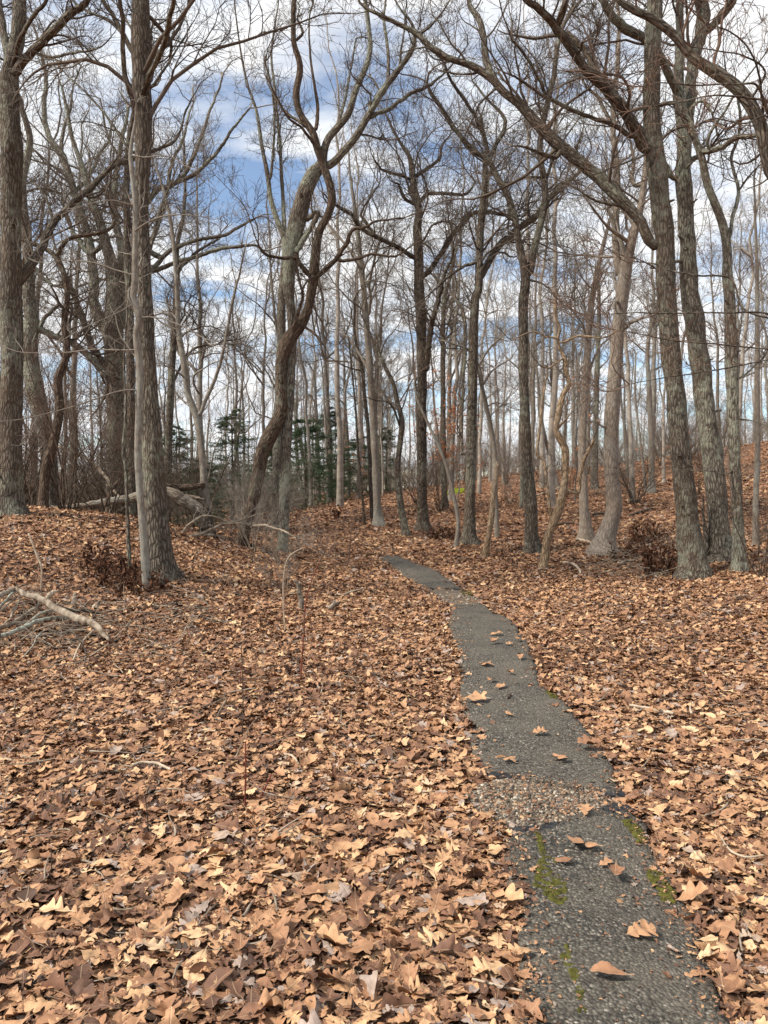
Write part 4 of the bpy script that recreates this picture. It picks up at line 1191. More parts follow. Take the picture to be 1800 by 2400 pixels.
T('oak_tree', 'oak beyond the right edge reaching long limbs into the picture', 'oak', [
    "F 2060,1900,190 2040,1500,150 2010,900,140 1960,300,130 C 1930,1750,125 1880,1450,110 1790,1200,90 1690,1120,78 1645,960,74 1612,800,78 1540,660,80 1440,545,76 1300,455,66 1180,370,60 1060,232,55 910,122,50 800,72,45 690,-5,38",
    ("F 1990,600,20 1850,250,16 1659,98,13 1400,96,11 1060,98,9 800,92,7 600,100,5", -.6),
    ("F 1985,560,18 1800,320,15 1659,325,12 1300,292,10 1000,262,8 820,230,6 660,200,4", -.9),
    ("F 1985,560,18 1800,360,14 1659,400,11 1300,470,10 1000,510,8 760,555,5", -1.3),
    ("F 1960,300,20 1750,150,15 1500,60,12 C 1420,1800,12 1200,1780,11 1000,1745,10 930,1710,8 800,1695,6", .5),
    ("C 1800,1210,24 1600,560,15 1480,540,12 1200,545,10 960,530,7 840,560,5", -1.5),
    ("C 1800,1210,24 1700,700,16 1540,640,13 1300,620,10 1100,660,8 900,690,5", -.7),
    ("C 1640,900,20 1600,500,14 1520,300,12 1400,200,9 1250,150,6", -.8),
    ("C 1540,660,16 1640,470,13 1500,360,10 1340,330,8 1150,300,5", -.9),
    ("C 1300,450,16 1340,260,13 1330,100,10 1420,-20,8", .4),
    ("C 1780,1180,18 1659,760,12 1500,800,10 1300,770,8 1150,830,5", -.8),
], depth=8.0, first=.5, twig='twig_red', dens=.75, lscale=.8, lump=.03)

# thinner trees farther back that the photo lets one pick out
T('pole_tree', 'grey leaning pole, second of the two before the dense evergreen', 'grey', ["E 345,1332,30 322,1100,27 282,900,23 242,650,18 215,450,12"], first=.6, flare=.1, twig='twig_pale', dens=.7)
T('pole_tree', 'thin grey pole, leftmost before the dense evergreen', 'grey', ["E 315,1342,22 268,1050,20 255,850,17 262,600,12"], first=.6, flare=.1, twig='twig_pale', dens=.7)
T('pole_tree', 'pale straight pole right of the leaning ones before the evergreen', 'pale', ["E 410,1318,26 402,1000,23 388,700,19 375,480,13"], first=.6, flare=.1, twig='twig_pale', dens=.7)
T('pole_tree', 'slim pale pole before the tall evergreen', 'pale', ["E 470,1328,22 458,1000,18 445,700,15 430,450,10"], first=.6, flare=.1, twig='twig_pale', dens=.7)
T('pole_tree', 'straight grey pole where the evergreens end', 'grey', ["E 602,1288,26 596,1000,24 578,600,18 570,380,12"], first=.6, flare=.1, twig='twig_pale', dens=.7)
T('tree', 'pale lichened tree standing high on the hillside left of the ridged oak', 'pale', ["F 905,1258,52 905,1180,38 905,1000,34 890,600,30 878,300,26 925,80,20 C 980,1800,12"], first=.5, twig='twig_pale')
T('sapling', 'thin stem splitting from the foot of the lichened hillside tree', 'pale', ["F 868,1258,22 835,950,16 798,620,14 802,350,10"], first=.5, twig='twig_pale', lscale=.6, flare=.1)
T('sapling', 'thin hillside tree right behind the elbow trunk', 'pale', ["F 750,1160,26 738,900,20 705,620,15 700,350,10"], first=.5, twig='twig_pale', lscale=.7, flare=.1)
T('tree', 'grey hillside tree showing left of the elbow trunk', 'grey', ["F 535,1228,48 540,1000,37 550,500,34 562,200,28 C 560,1800,18"], first=.5, twig='twig_pale')
T('leaning_tree', 'slim tree leaning left on the slope behind the dead snag', 'pale', ["F 292,1218,32 255,1050,26 198,820,22 165,500,14 150,250,9"], first=.5, twig='twig_pale', flare=.15)
T('sapling', 'thin stem left behind the V-stemmed oak on the slope', 'grey', ["F 60,1360,26 66,1000,21 60,700,15 50,400,9"], first=.5, twig='twig_pale', flare=.1, lscale=.7)

# ------------------------------------------------------------------ woods behind: kinds built once, then copied
def proto_tree(seed, H, r0, lean, forks, crownstart, dens):
    r = np.random.default_rng(seed)
    K = 24
    t = np.linspace(0, 1, K)
    wob = np.cumsum(r.normal(0, .11, (K, 2)), 0)
    P = np.stack([lean * H * t ** 1.4 + wob[:, 0] * t, wob[:, 1] * t, H * t - .2], -1)
    R = np.maximum(r0 * (1 - .86 * t ** .9), .012)
    g = Geo(); g.tubes(P, R, 9, (.35, .2, .2), .03, seed)
    S = []; D = []; Ln = []; RR = []
    for k in range(forks):
        i = int(K * r.uniform(crownstart, .85)); a = r.uniform(0, 6.28)
        S.append(P[i]); D.append([math.cos(a) * .75, math.sin(a) * .75, r.uniform(.35, 1.1)]); Ln.append(H * r.uniform(.16, .36)); RR.append(R[i] * r.uniform(.45, .75))
    P1, R1 = grow(np.array(S), np.array(D), np.array(Ln), np.array(RR), 14, .17, .07, r, .008)
    g.tubes(P1, R1, 6)
    gc = Geo()
    PP = np.concatenate([np.stack([catmull(p, 16) for p in P1]), catmull(P[int(K * crownstart):], 16)[None]])
    RQ = np.concatenate([np.stack([catmull(np.stack([q, q], -1), 16)[:, 0] for q in R1]), catmull(np.stack([R[int(K * crownstart):]] * 2, -1), 16)[None, :, 0]])
    cn_ = np.maximum(2, (np.concatenate([np.array(Ln), [H * (1 - crownstart)]]) * dens * 1.5)).astype(int)
    crown_geo(PP, RQ, cn_, r, gc, 1.0, n2=5, n3=6, up=.09, tip=.0045)
    return g.mesh('trunk'), gc.mesh('crown')
KINDS = []
specs = [(16, .17, .03, 6, .38, 1.0, 'oak', 'twig'), (18, .20, -.04, 7, .35, 1.0, 'dark', 'twig'), (15, .13, .05, 5, .4, 1.0, 'pale', 'twig_pale'),
         (17, .22, .02, 8, .3, 1.1, 'grey', 'twig'), (13, .10, -.07, 4, .4, 1.0, 'pale', 'twig_pale'), (16, .15, .0, 6, .45, 1.0, 'pink', 'twig_pale'),
         (11, .075, .08, 4, .35, 1.1, 'oak', 'twig'), (19, .24, .03, 8, .33, 1.0, 'oak', 'twig_pale'), (14, .12, -.03, 5, .3, 1.1, 'grey', 'twig_pale'), (9, .055, -.06, 3, .3, 1.2, 'pale', 'twig_pale')]
for i, (H, r0, ln_, fk, cs, dn, b_, tw) in enumerate(specs):
    a, b = proto_tree(100 + i, H, r0 * .78, ln_, fk, cs, dn)
    a.materials.append(M['far_' + b_]); b.materials.append(M[tw])
    KINDS.append((a, b, H))
def put_kind(k, x, y, s, rz, label, group):
    a, b, H = KINDS[k]
    root = empty('background_tree', (x, y, float(hgt(x, y))))
    root.rotation_euler = (0, 0, rz); root.scale = (s, s, s * 1.0)
    tag(root, label, 'tree', group)
    for nm, me_ in (('trunk', a), ('crown', b)):
        o = bpy.data.objects.new(nm, me_); COL.objects.link(o); o.parent = root
rb = np.random.default_rng(77)
taken = []
ANCH = [(-400, 'the left photo edge'), (27, 'the oak at the left edge'), (101, 'the crooked mound tree'), (270, 'the massive many-limbed oak'), (370, 'the tall dark oak'), (480, 'the pale forked young tree'),
        (600, 'the S-bent tree'), (668, 'the big forked oak'), (880, 'the pale flared tree'), (990, 'the dark upright oak'), (1105, 'the grey splitting oak'), (1236, 'the V-stemmed oak'), (1330, 'the dead snag'), (1435, 'the smooth elbow trunk'),
        (1590, 'the ridged dark oak'), (1670, 'the burled oak'), (1722, 'the narrow rough trunk'), (1775, 'the slim pale edge tree')]
ORD = ['first', 'second', 'third', 'fourth', 'fifth', 'sixth', 'seventh', 'eighth', 'ninth', 'tenth', 'eleventh', 'twelfth', 'thirteenth', 'fourteenth', 'fifteenth']
def relabel(group, noun, where):
    """name each member by its order to the right of the nearest big tree"""
    ms = [o for o in bpy.data.objects if o.get('group') == group]
    ms.sort(key=lambda o: o.location.x / o.location.y)
    cnt = {}
    for o in ms:
        u = 900 + FPX * o.location.x / o.location.y
        a = [n_ for (c_, n_) in ANCH if c_ <= u][-1] if u >= -400 else 'the left photo edge'
        cnt[a] = cnt.get(a, 0) + 1
        o['label'] = '%s %s %s, counting right from %s' % (ORD[cnt[a] - 1], noun, where, a)
def scatter(n, y0, y1, u0, u1, label, group, kinds, gap):
    c = 0; tries = 0
    while c < n and tries < 6000:
        tries += 1
        y = y0 + (y1 - y0) * rb.random() ** .85
        u = rb.uniform(u0, u1)
        x = (u - 900) / FPX * y
        if any((x - a) ** 2 + (y - b) ** 2 < gap ** 2 for a, b in taken): continue
        taken.append((x, y)); c += 1
        put_kind(int(rb.choice(kinds)), x, y, rb.uniform(.8, 1.2), rb.uniform(0, 6.28), label, group)
scatter(24, 23, 38, 1120, 2050, 'slender bare tree growing on the leafy hillside', 'trees on the hillside', [0, 2, 4, 5, 6, 8, 9, 9, 2], 1.6)
scatter(15, 27, 42, 640, 1130, 'bare tree beyond the rise at the end of the path', 'trees beyond the rise', [0, 2, 4, 5, 6, 8, 9, 1], 1.7)
scatter(10, 26, 40, -250, 640, 'bare tree in the hollow behind the mound', 'trees in the hollow behind the mound', [0, 1, 3, 7, 4, 6, 9, 8], 1.7)
scatter(48, 42, 66, 500, 2100, 'bare tree among the distant woods on the rising ground', 'distant woods', [0, 1, 2, 3, 4, 5, 7, 8], 1.5)
scatter(22, 44, 70, -300, 500, 'bare tree among the distant woods beyond the hollow', 'distant woods beyond the hollow', [0, 1, 2, 3, 5, 7, 8], 1.5)
scatter(44, 66, 105, -300, 2100, 'bare tree in the farthest line of the woods', 'farthest woods', [0, 1, 2, 3, 5, 7, 8], 1.8)

relabel('trees on the hillside', 'bare tree', 'on the hillside')
relabel('trees beyond the rise', 'bare tree', 'on the rise')
relabel('trees in the hollow behind the mound', 'bare tree', 'in the hollow')
# far-off wood that reads as one mass
tcol = bpy.data.collections.new('trunk_shapes'); ccol = bpy.data.collections.new('crown_shapes')
COL.children.link(tcol); COL.children.link(ccol)
for k in (0, 2, 4, 5, 8):
    o_ = next(o for o in bpy.data.objects if o.data is KINDS[k][0]); c_ = next(o for o in bpy.data.objects if o.data is KINDS[k][1])
    tcol.objects.link(o_); ccol.objects.link(c_)
NW = 230
yw = rb.uniform(55, 150, NW); uw = rb.uniform(-300, 2100, NW); xw = (uw - 900) / FPX * yw
mw = bpy.data.meshes.new('distant_woods'); mw.vertices.add(NW)
mw.vertices.foreach_set('co', np.stack([xw, yw, hgt(xw, yw) - .2], -1).astype(np.float32).ravel())
rotw = np.zeros((NW, 3)); rotw[:, 2] = rb.uniform(0, 6.28, NW)
for k_, ty_, ke_, ar_ in (('rot', 'FLOAT_VECTOR', 'vector', rotw), ('size', 'FLOAT', 'value', rb.uniform(.75, 1.15, NW)), ('pick', 'INT', 'value', rb.integers(0, 5, NW))):
    a_ = mw.attributes.new(k_, ty_, 'POINT'); a_.data.foreach_set(ke_, np.ascontiguousarray(ar_, np.int32 if ty_ == 'INT' else np.float32).ravel())
wood = obj('distant_woods', mw); tag(wood, 'far-off mass of bare grey trees closing the view', 'woods', kind='stuff')
ng = bpy.data.node_groups.new('stand_of_trees', 'GeometryNodeTree')
ng.interface.new_socket('Geometry', in_out='INPUT', socket_type='NodeSocketGeometry'); ng.interface.new_socket('Geometry', in_out='OUTPUT', socket_type='NodeSocketGeometry')
gi = ng.nodes.new('NodeGroupInput'); go = ng.nodes.new('NodeGroupOutput'); jn = ng.nodes.new('GeometryNodeJoinGeometry')
for cc_ in (tcol, ccol):
    iop = ng.nodes.new('GeometryNodeInstanceOnPoints'); ci = ng.nodes.new('GeometryNodeCollectionInfo')
    ci.inputs['Collection'].default_value = cc_; ci.inputs['Separate Children'].default_value = True; ci.inputs['Reset Children'].default_value = True
    ng.links.new(gi.outputs[0], iop.inputs['Points']); ng.links.new(ci.outputs[0], iop.inputs['Instance']); iop.inputs['Pick Instance'].default_value = True
    ng.links.new(na('pick', 'INT'), iop.inputs['Instance Index']); ng.links.new(na('rot', 'FLOAT_VECTOR'), iop.inputs['Rotation']); ng.links.new(na('size', 'FLOAT'), iop.inputs['Scale'])
    ng.links.new(iop.outputs[0], jn.inputs[0])
ng.links.new(jn.outputs[0], go.inputs[0])
md = wood.modifiers.new('stand', 'NODES'); md.node_group = ng

# ------------------------------------------------------------------ evergreens behind the dip
def evergreen(seed, H, rad):
    r = np.random.default_rng(seed)
    g = Geo(); P = np.stack([np.zeros(14), np.zeros(14), np.linspace(-.1, H, 14)], -1); g.tubes(P, np.linspace(.09, .012, 14), 7)
    nb = int(26 * H)
    z = H * r.random(nb) ** .9; S = np.stack([z * 0, z * 0, z], -1); a = r.uniform(0, 6.28, nb)
    Ln = rad * (1.05 - .85 * z / H) * r.uniform(.6, 1.15, nb)
    D = np.stack([np.cos(a), np.sin(a), r.uniform(-.12, .18, nb)], -1)
    P1, R1 = grow(S, D, Ln, np.full(nb, .012), 8, .09, -.02, r)
    g.tubes(P1, R1, 3)
    c = Geo()
    par, S, D, rp, t = spawn(P1, R1, np.full(nb, 15), .2, 1.0, .3, 1.0, r, 0)
    P2, R2 = grow(S, D, np.clip(Ln[par] * .3, .1, .4), np.full(len(S), .003), 3, .1, .0, r)
    D[:, 2] *= .3; P2, R2 = grow(S, D, np.clip(Ln[par] * .32, .1, .45), np.full(len(S), .003), 3, .08, .0, r)
    m = 24
    tt = r.uniform(0, 1, (len(S), m)) * 2.999; ii = tt.astype(int); f = (tt - ii)[..., None]
    idx_ = np.arange(len(S))[:, None]
    B = (P2[idx_, ii] * (1 - f) + P2[idx_, ii + 1] * f).reshape(-1, 3)
    d = unit(np.repeat(D, m, 0) * .9 + r.normal(0, .6, (len(B), 3)) * [1, 1, .6])
    sd_ = unit(np.cross(d, r.normal(0, 1, (len(B), 3))))
    ln = r.uniform(.06, .11, len(B))[:, None]; wd = r.uniform(.005, .010, len(B))[:, None]
    V = np.stack([B - sd_ * wd * .5, B + d * ln * .5 - sd_ * wd, B + d * ln, B + d * ln * .5 + sd_ * wd], 1).reshape(-1, 3)
    c.add(V, np.arange(len(V)).reshape(-1, 4))
    return g.mesh('trunk'), c.mesh('crown', False)
eg = [evergreen(5, 5.2, 2.2), evergreen(6, 4.0, 2.4)]
for a, b in eg: a.materials.append(M['dark']); b.materials.append(M['needle'])
def put_ev(k, u, v, y, s, rz, label):
    x = (u - 900) / FPX * y
    root = empty('evergreen_tree', (x, y, float(hgt(x, y)))); root.scale = (s, s, s); root.rotation_euler = (0, 0, rz)
    tag(root, label, 'evergreen tree', 'dark evergreens behind the dip')
    for nm, me_ in zip(('trunk', 'crown'), eg[k]):
        o = bpy.data.objects.new(nm, me_); COL.objects.link(o); o.parent = root
put_ev(0, 415, 1150, 23.5, .6, 0, 'dark evergreen just right of the tall dark oak')
put_ev(1, 480, 1150, 21.5, .5, 2, 'low spreading evergreen behind the fallen log end')
put_ev(0, 545, 1150, 26, .72, 4, 'dark evergreen left of the S-bent tree')
put_ev(1, 715, 1150, 33, .95, 1, 'dense evergreen right of the big forked oak')
put_ev(0, 770, 1150, 36, .85, 3, 'tall evergreen behind the leaning grey poles')
put_ev(1, 840, 1150, 38, .75, 5, 'evergreen showing left of the pale flared tree')
put_ev(0, 905, 1150, 41, .65, 2.5, 'small evergreen in the gap behind the ring-marked leaning tree')
put_ev(1, 640, 1150, 29, .7, .5, 'evergreen half hidden by the big forked oak')

# beech sapling still holding orange leaves
def beech(u, v, y, label, s=1.0, seed=3, nleaf=420, ls=.95):
    r = np.random.default_rng(seed)
    p = at(u, v, y); x = p[0]
    root = empty('beech_sapling', (x, y, float(hgt(x, y)))); tag(root, label, 'sapling', 'young trees holding orange leaves')
    H = 3.2 * s
    P = np.stack([np.cumsum(r.normal(0, .03, 14)), np.cumsum(r.normal(0, .03, 14)), np.linspace(-.1, H, 14)], -1)
    g = Geo(); g.tubes(P, np.linspace(.03, .006, 14), 6); obj('trunk', g.mesh('trunk'), M['pale'], root)
    gb = Geo(); n_ = 22
    i = r.integers(4, 14, n_); a = r.uniform(0, 6.28, n_)
    P1, R1 = grow(P[i], np.stack([np.cos(a), np.sin(a), r.uniform(0, .5, n_)], -1), r.uniform(.6, 1.5, n_) * s, np.full(n_, .009), 8, .12, .02, r)
    gb.tubes(P1, R1, 3)
    obj('branch', gb.mesh('branch'), M['twig_pale'], root)['kind'] = 'stuff'
    k = r.integers(0, n_, nleaf); j = r.integers(2, 9, nleaf)
    B = P1[k, j] + r.normal(0, .07, (nleaf, 3))
    d = unit(r.normal(0, 1, (nleaf, 3)) + [0, 0, -.6]); sd_ = unit(np.cross(d, r.normal(0, 1, (nleaf, 3))))
    ln = r.uniform(.06, .11, nleaf)[:, None] * ls
    V = np.stack([B, B + d * ln * .5 - sd_ * ln * .3, B + d * ln, B + d * ln * .5 + sd_ * ln * .3], 1).reshape(-1, 3)
    gl = Geo(); gl.add(V, np.arange(len(V)).reshape(-1, 4))
    obj('foliage', gl.mesh('foliage', False), M['beech'], root)['kind'] = 'stuff'
beech(1045, 1180, 25.5, 'young beech holding orange leaves behind the narrow trunk by the moss', 1.2, 3, 800)
beech(1075, 1180, 27, 'second orange-leaved beech beside the grey splitting oak', 1.25, 4, 600)
beech(1352, 1150, 26, 'sparse orange-leaved sapling on the hillside by the dead snag', 1.2, 5, 130)
beech(842, 1170, 34, 'small orange-leaved sapling left of the pale flared tree', 1.1, 7, 160)
beech(1590, 1140, 27, 'orange-leaved sapling on the slope behind the burled oak', .9, 8, 90)

# ------------------------------------------------------------------ brown thicket shrubs
def shrub_mesh(seed, n, H, spread):
    r = np.random.default_rng(seed); g = Geo(); c = Geo()
    a = r.uniform(0, 6.28, n); ro = r.uniform(0, .16, n)
    S = np.stack([ro * np.cos(a), ro * np.sin(a), np.full(n, -.05)], -1)
    D = np.stack([np.cos(a) * r.uniform(.05, spread, n), np.sin(a) * r.uniform(.05, spread, n), np.ones(n)], -1)
    Ln = H * r.uniform(.6, 1.1, n)
    P, R = grow(S, D, Ln, r.uniform(.009, .02, n), 14, .065, -.012, r, .003)
    g.tubes(P, R, 5)
    par, S, D, rp, t = spawn(P, R, np.full(n, 9), .25, 1, .3, .8, r, .3)
    P2, R2 = grow(S, D, Ln[par] * r.uniform(.15, .4, len(par)), np.clip(rp * .55, .003, .008), 7, .12, .02, r, .0026)
    c.tubes(P2, R2, 3)
    par, S, D, rp, t = spawn(P2, R2, np.full(len(P2), 5), .15, 1, .3, .9, r, .2)
    P3, R3 = grow(S, D, r.uniform(.12, .4, len(par)), np.full(len(par), .003), 3, .16, .02, r, .0024)
    c.tubes(P3, R3, 3)
    return g.mesh('stem'), c.mesh('crown')
SH = [shrub_mesh(31, 14, 3.1, .35), shrub_mesh(32, 10, 2.4, .6), shrub_mesh(33, 18, 2.7, .45)]
for i_, (a, b) in enumerate(SH): a.materials.append(M['brown']); b.materials.append(M['twig_red' if i_ == 0 else 'twig'])
SHP = [shrub_mesh(34, 8, 2.0, 1.0)]
for a, b in SHP: a.materials.append(M['stick']); b.materials.append(M['twig_pale'])
def put_shrub(kind, x, y, s, rz, label, group):
    root = empty('shrub', (x, y, float(hgt(x, y)))); root.scale = (s, s, s); root.rotation_euler = (0, 0, rz)
    tag(root, label, 'shrub', group)
    a, b = kind
    for nm, me_ in (('stem', a), ('crown', b)):
        o = bpy.data.objects.new(nm, me_); COL.objects.link(o); o.parent = root; o['kind'] = 'stuff'
p = at(155, 1183, 13.6); put_shrub(SH[0], p[0], 13.6, 1.0, .4, 'reddish many-stemmed shrub on the crest of the mound beside the crooked tree', 'shrubs behind the mound')
p = at(250, 1187, 14.2); put_shrub(SH[1], p[0], 14.2, .8, 2.0, 'low arching shrub leaning over the fallen log', 'shrubs behind the mound')
rs = np.random.default_rng(55)
for k in range(32):
    y = rs.uniform(15.5, 32); u = rs.uniform(-150, 470); x = (u - 900) / FPX * y
    put_shrub(SH[int(rs.integers(0, 3))], x, y, rs.uniform(.75, 1.35), rs.uniform(0, 6), 'tangled reddish-brown shrub in the thicket behind the mound', 'thicket behind the mound')
for k in range(16):
    y = rs.uniform(17, 30); u = rs.uniform(410, 660); x = (u - 900) / FPX * y
    put_shrub(SHP[0], x, y, rs.uniform(.6, 1.0), rs.uniform(0, 6), 'pale twiggy shrub in front of the evergreens', 'pale shrubs by the evergreens')
for k in range(26):
    y = rs.uniform(24, 42); u = rs.uniform(900, 1950); x = (u - 900) / FPX * y
    put_shrub((SH + SHP)[int(rs.integers(0, 4))], x, y, rs.uniform(.5, 1.0), rs.uniform(0, 6), 'thin twiggy shrub on the leafy hillside', 'hillside shrubs')
relabel('thicket behind the mound', 'tangled brown shrub', 'in the thicket')
relabel('pale shrubs by the evergreens', 'pale twiggy shrub', 'before the evergreens')
relabel('hillside shrubs', 'thin twiggy shrub', 'up the hillside')
NB = 380
yb = rs.uniform(36, 85, NB); ub = rs.uniform(-200, 2050, NB); xb = (ub - 900) / FPX * yb
mb = bpy.data.meshes.new('distant_undergrowth'); mb.vertices.add(NB)
mb.vertices.foreach_set('co', np.stack([xb, yb, hgt(xb, yb) - .1], -1).astype(np.float32).ravel())
rotb = np.zeros((NB, 3)); rotb[:, 2] = rs.uniform(0, 6.28, NB)
for k_, ty_, ke_, ar_ in (('rot', 'FLOAT_VECTOR', 'vector', rotb), ('size', 'FLOAT', 'value', rs.uniform(.8, 1.9, NB))):
    a_ = mb.attributes.new(k_, ty_, 'POINT'); a_.data.foreach_set(ke_, np.ascontiguousarray(ar_, np.float32).ravel())
under = obj('distant_undergrowth', mb); tag(under, 'pale twiggy undergrowth at the foot of the distant woods', 'undergrowth', kind='stuff')
ng = bpy.data.node_groups.new('undergrowth', 'GeometryNodeTree')
ng.interface.new_socket('Geometry', in_out='INPUT', socket_type='NodeSocketGeometry'); ng.interface.new_socket('Geometry', in_out='OUTPUT', socket_type='NodeSocketGeometry')
gi = ng.nodes.new('NodeGroupInput'); go = ng.nodes.new('NodeGroupOutput'); jn = ng.nodes.new('GeometryNodeJoinGeometry')
for me_ in SHP[0]:
    iop = ng.nodes.new('GeometryNodeInstanceOnPoints'); oi = ng.nodes.new('GeometryNodeObjectInfo')
    oi.inputs['Object'].default_value = next(o for o in bpy.data.objects if o.data is me_); oi.inputs['As Instance'].default_value = True; oi.transform_space = 'ORIGINAL'
    ng.links.new(gi.outputs[0], iop.inputs['Points']); ng.links.new(oi.outputs['Geometry'], iop.inputs['Instance'])
    ng.links.new(na('rot', 'FLOAT_VECTOR'), iop.inputs['Rotation']); ng.links.new(na('size', 'FLOAT'), iop.inputs['Scale']); ng.links.new(iop.outputs[0], jn.inputs[0])
ng.links.new(jn.outputs[0], go.inputs[0])
md = under.modifiers.new('scatter', 'NODES'); md.node_group = ng
for (u, y, s, lb) in [(600, 14.5, .75, 'pale bare bush in the dip beside the S-bent tree'), (655, 13.2, .5, 'small pale bush at the foot of the big forked oak'), (665, 11.2, .42, 'thin pale bush in the open left of the path end'),
                      (1790, 11.5, .6, 'bare bush at the right edge beside the slim pale tree')]:
    put_shrub(SHP[0] if u < 1700 else SH[1], (u - 900) / FPX * y, y, s, u, lb, 'small bare bushes')

# ------------------------------------------------------------------ fallen wood
def stick(name, label, s, mat, lift=0.0, group='fallen branches', cat='branch', twigs=0, seed=0, sides=9, depth=None, lump=.05, cap=True, lscale=1.0, mode='ground', twigmat='twig_pale'):
    p = px(s)
    if depth is None:
        P = np.array([ground_hit(a[0], a[1]) for a in p])
        P[:, 2] += lift
    else:
        dd = np.linspace(*depth, len(p)) if isinstance(depth, tuple) else np.full(len(p), depth)
        P = np.array([at(a[0], a[1], d) for a, d in zip(p, dd)])
    R = .5 * p[:, 2] / FPX * P[:, 1]
    if depth is None: P[:, 2] += R * .9
    X = catmull(np.concatenate([P, R[:, None]], 1), max(12, len(p) * 10))
    P, R = X[:, :3], np.maximum(X[:, 3], .002)
    r = np.random.default_rng(seed + abs(int(p[0, 0])) * 7)
    wob = np.cumsum(r.normal(0, 1, P.shape), 0); wob -= np.linspace(0, 1, len(P))[:, None] * wob[-1]
    P = P + wob * R.mean() * .12
    if cap:
        for e in (0, -1):
            q1 = P[e] + (P[e] - P[1 if e == 0 else -2]) * .15
            P = np.concatenate([[q1], P]) if e == 0 else np.concatenate([P, [q1]])
            R = np.concatenate([[.0015], R]) if e == 0 else np.concatenate([R, [.0015]])
    c = P[len(P) // 2].copy(); c[2] = float(hgt(c[0], c[1]))
    g = Geo(); g.tubes(P - c, R, sides, None, lump, seed)
    if not twigs:
        o = obj(name, g.mesh(name), M[mat]); o.location = c
        tag(o, label, cat, group); return o
    root = empty(name, c); tag(root, label, cat, group)
    obj('stem', g.mesh('stem'), M[mat], root)
    gc = Geo()
    X = catmull(np.concatenate([P - c, R[:, None]], 1), 24)
    crown_geo(X[None, :, :3], np.maximum(X[None, :, 3], .003), np.array([twigs]), r, gc, lscale, n2=3, n3=2.5, up=0, tip=.002)
    obj('twigs', gc.mesh('twigs'), M[twigmat], root)['kind'] = 'stuff'
    return root
stick('fallen_log', 'long weathered fallen trunk lying over the back of the mound', "D 330,1350,20 470,1338,30 700,1316,44 890,1290,58 1080,1270,72 1200,1320,80 1310,1385,70", 'log', depth=(15.2, 15.4), sides=18, lump=.025, cat='log', group='fallen logs')
stick('broken_slab', 'splintered brown slab of trunk lying level above the fallen log', "D 1060,1216,44 1130,1210,52 1210,1218,48 1318,1208,38", 'brown', depth=(15.6, 15.9), sides=7, lump=.16, cat='log', group='fallen logs')
stick('broken_slab', 'thin split plank of wood under the splintered slab', "D 1080,1262,16 1180,1272,24 1260,1290,26 1325,1302,16", 'log', depth=15.7, sides=5, lump=.12, cat='log', group='fallen logs')
T('tree_stump', 'shattered dark stump at the end of the fallen log', 'dark', ["D 1345,1510,104 1345,1450,92 1340,1400,80 1335,1360,40"], depth=15.2, crown=False, flare=.35, group='dead trunks', cat='stump', lump=.12, sink=.6)
stick('fallen_branch', 'pale twisted fallen branch in front of the stump', "D 1183,1565,19 1230,1545,20 1300,1528,19 1380,1490,17 1440,1462,16 1520,1455,13 1600,1462,11 1659,1480,8", 'stick', depth=(13.2, 13.6), twigs=14, lscale=.9)
stick('fallen_branch', 'arched grey fallen branch springing over the pale one', "D 1168,1530,13 1230,1460,14 1320,1410,14 1400,1415,12 1480,1450,11 1570,1430,9 1659,1400,6", 'stick', depth=(13.4, 13.9), twigs=14, lscale=.9)
stick('fallen_branch', 'pale forked branch spreading twigs in front of the forked oak', "E -20,1475,18 60,1470,16 120,1490,14 200,1520,11 260,1555,8", 'stick_pale', depth=(13.6, 13.2), twigs=12, lscale=.9)
stick('fallen_branch', 'dark branch lying on the slope below the S-bent tree', "E -30,1610,26 40,1632,26 100,1665,22 150,1700,16", 'dark', twigs=2, lscale=.4, twigmat='twig')
stick('fallen_branch', 'half-buried branch lying behind the pale twisted one', "D 1300,1540,24 1400,1552,28 1480,1572,20", 'stick', sides=8)
stick('fallen_branch', 'grey dead limb slanting across the thicket', "D 380,960,18 480,1000,24 580,1050,24 680,1150,22 740,1240,18 800,1310,14", 'stick', depth=(17.2, 16), twigs=4, lscale=.6)
stick('fallen_branch', 'dark leaning sucker stems beside the fallen log', "D 680,1345,30 720,1250,22 780,1170,18 860,1090,14", 'brown', depth=(14.6, 14.9), twigs=3, lscale=.5, twigmat='twig')
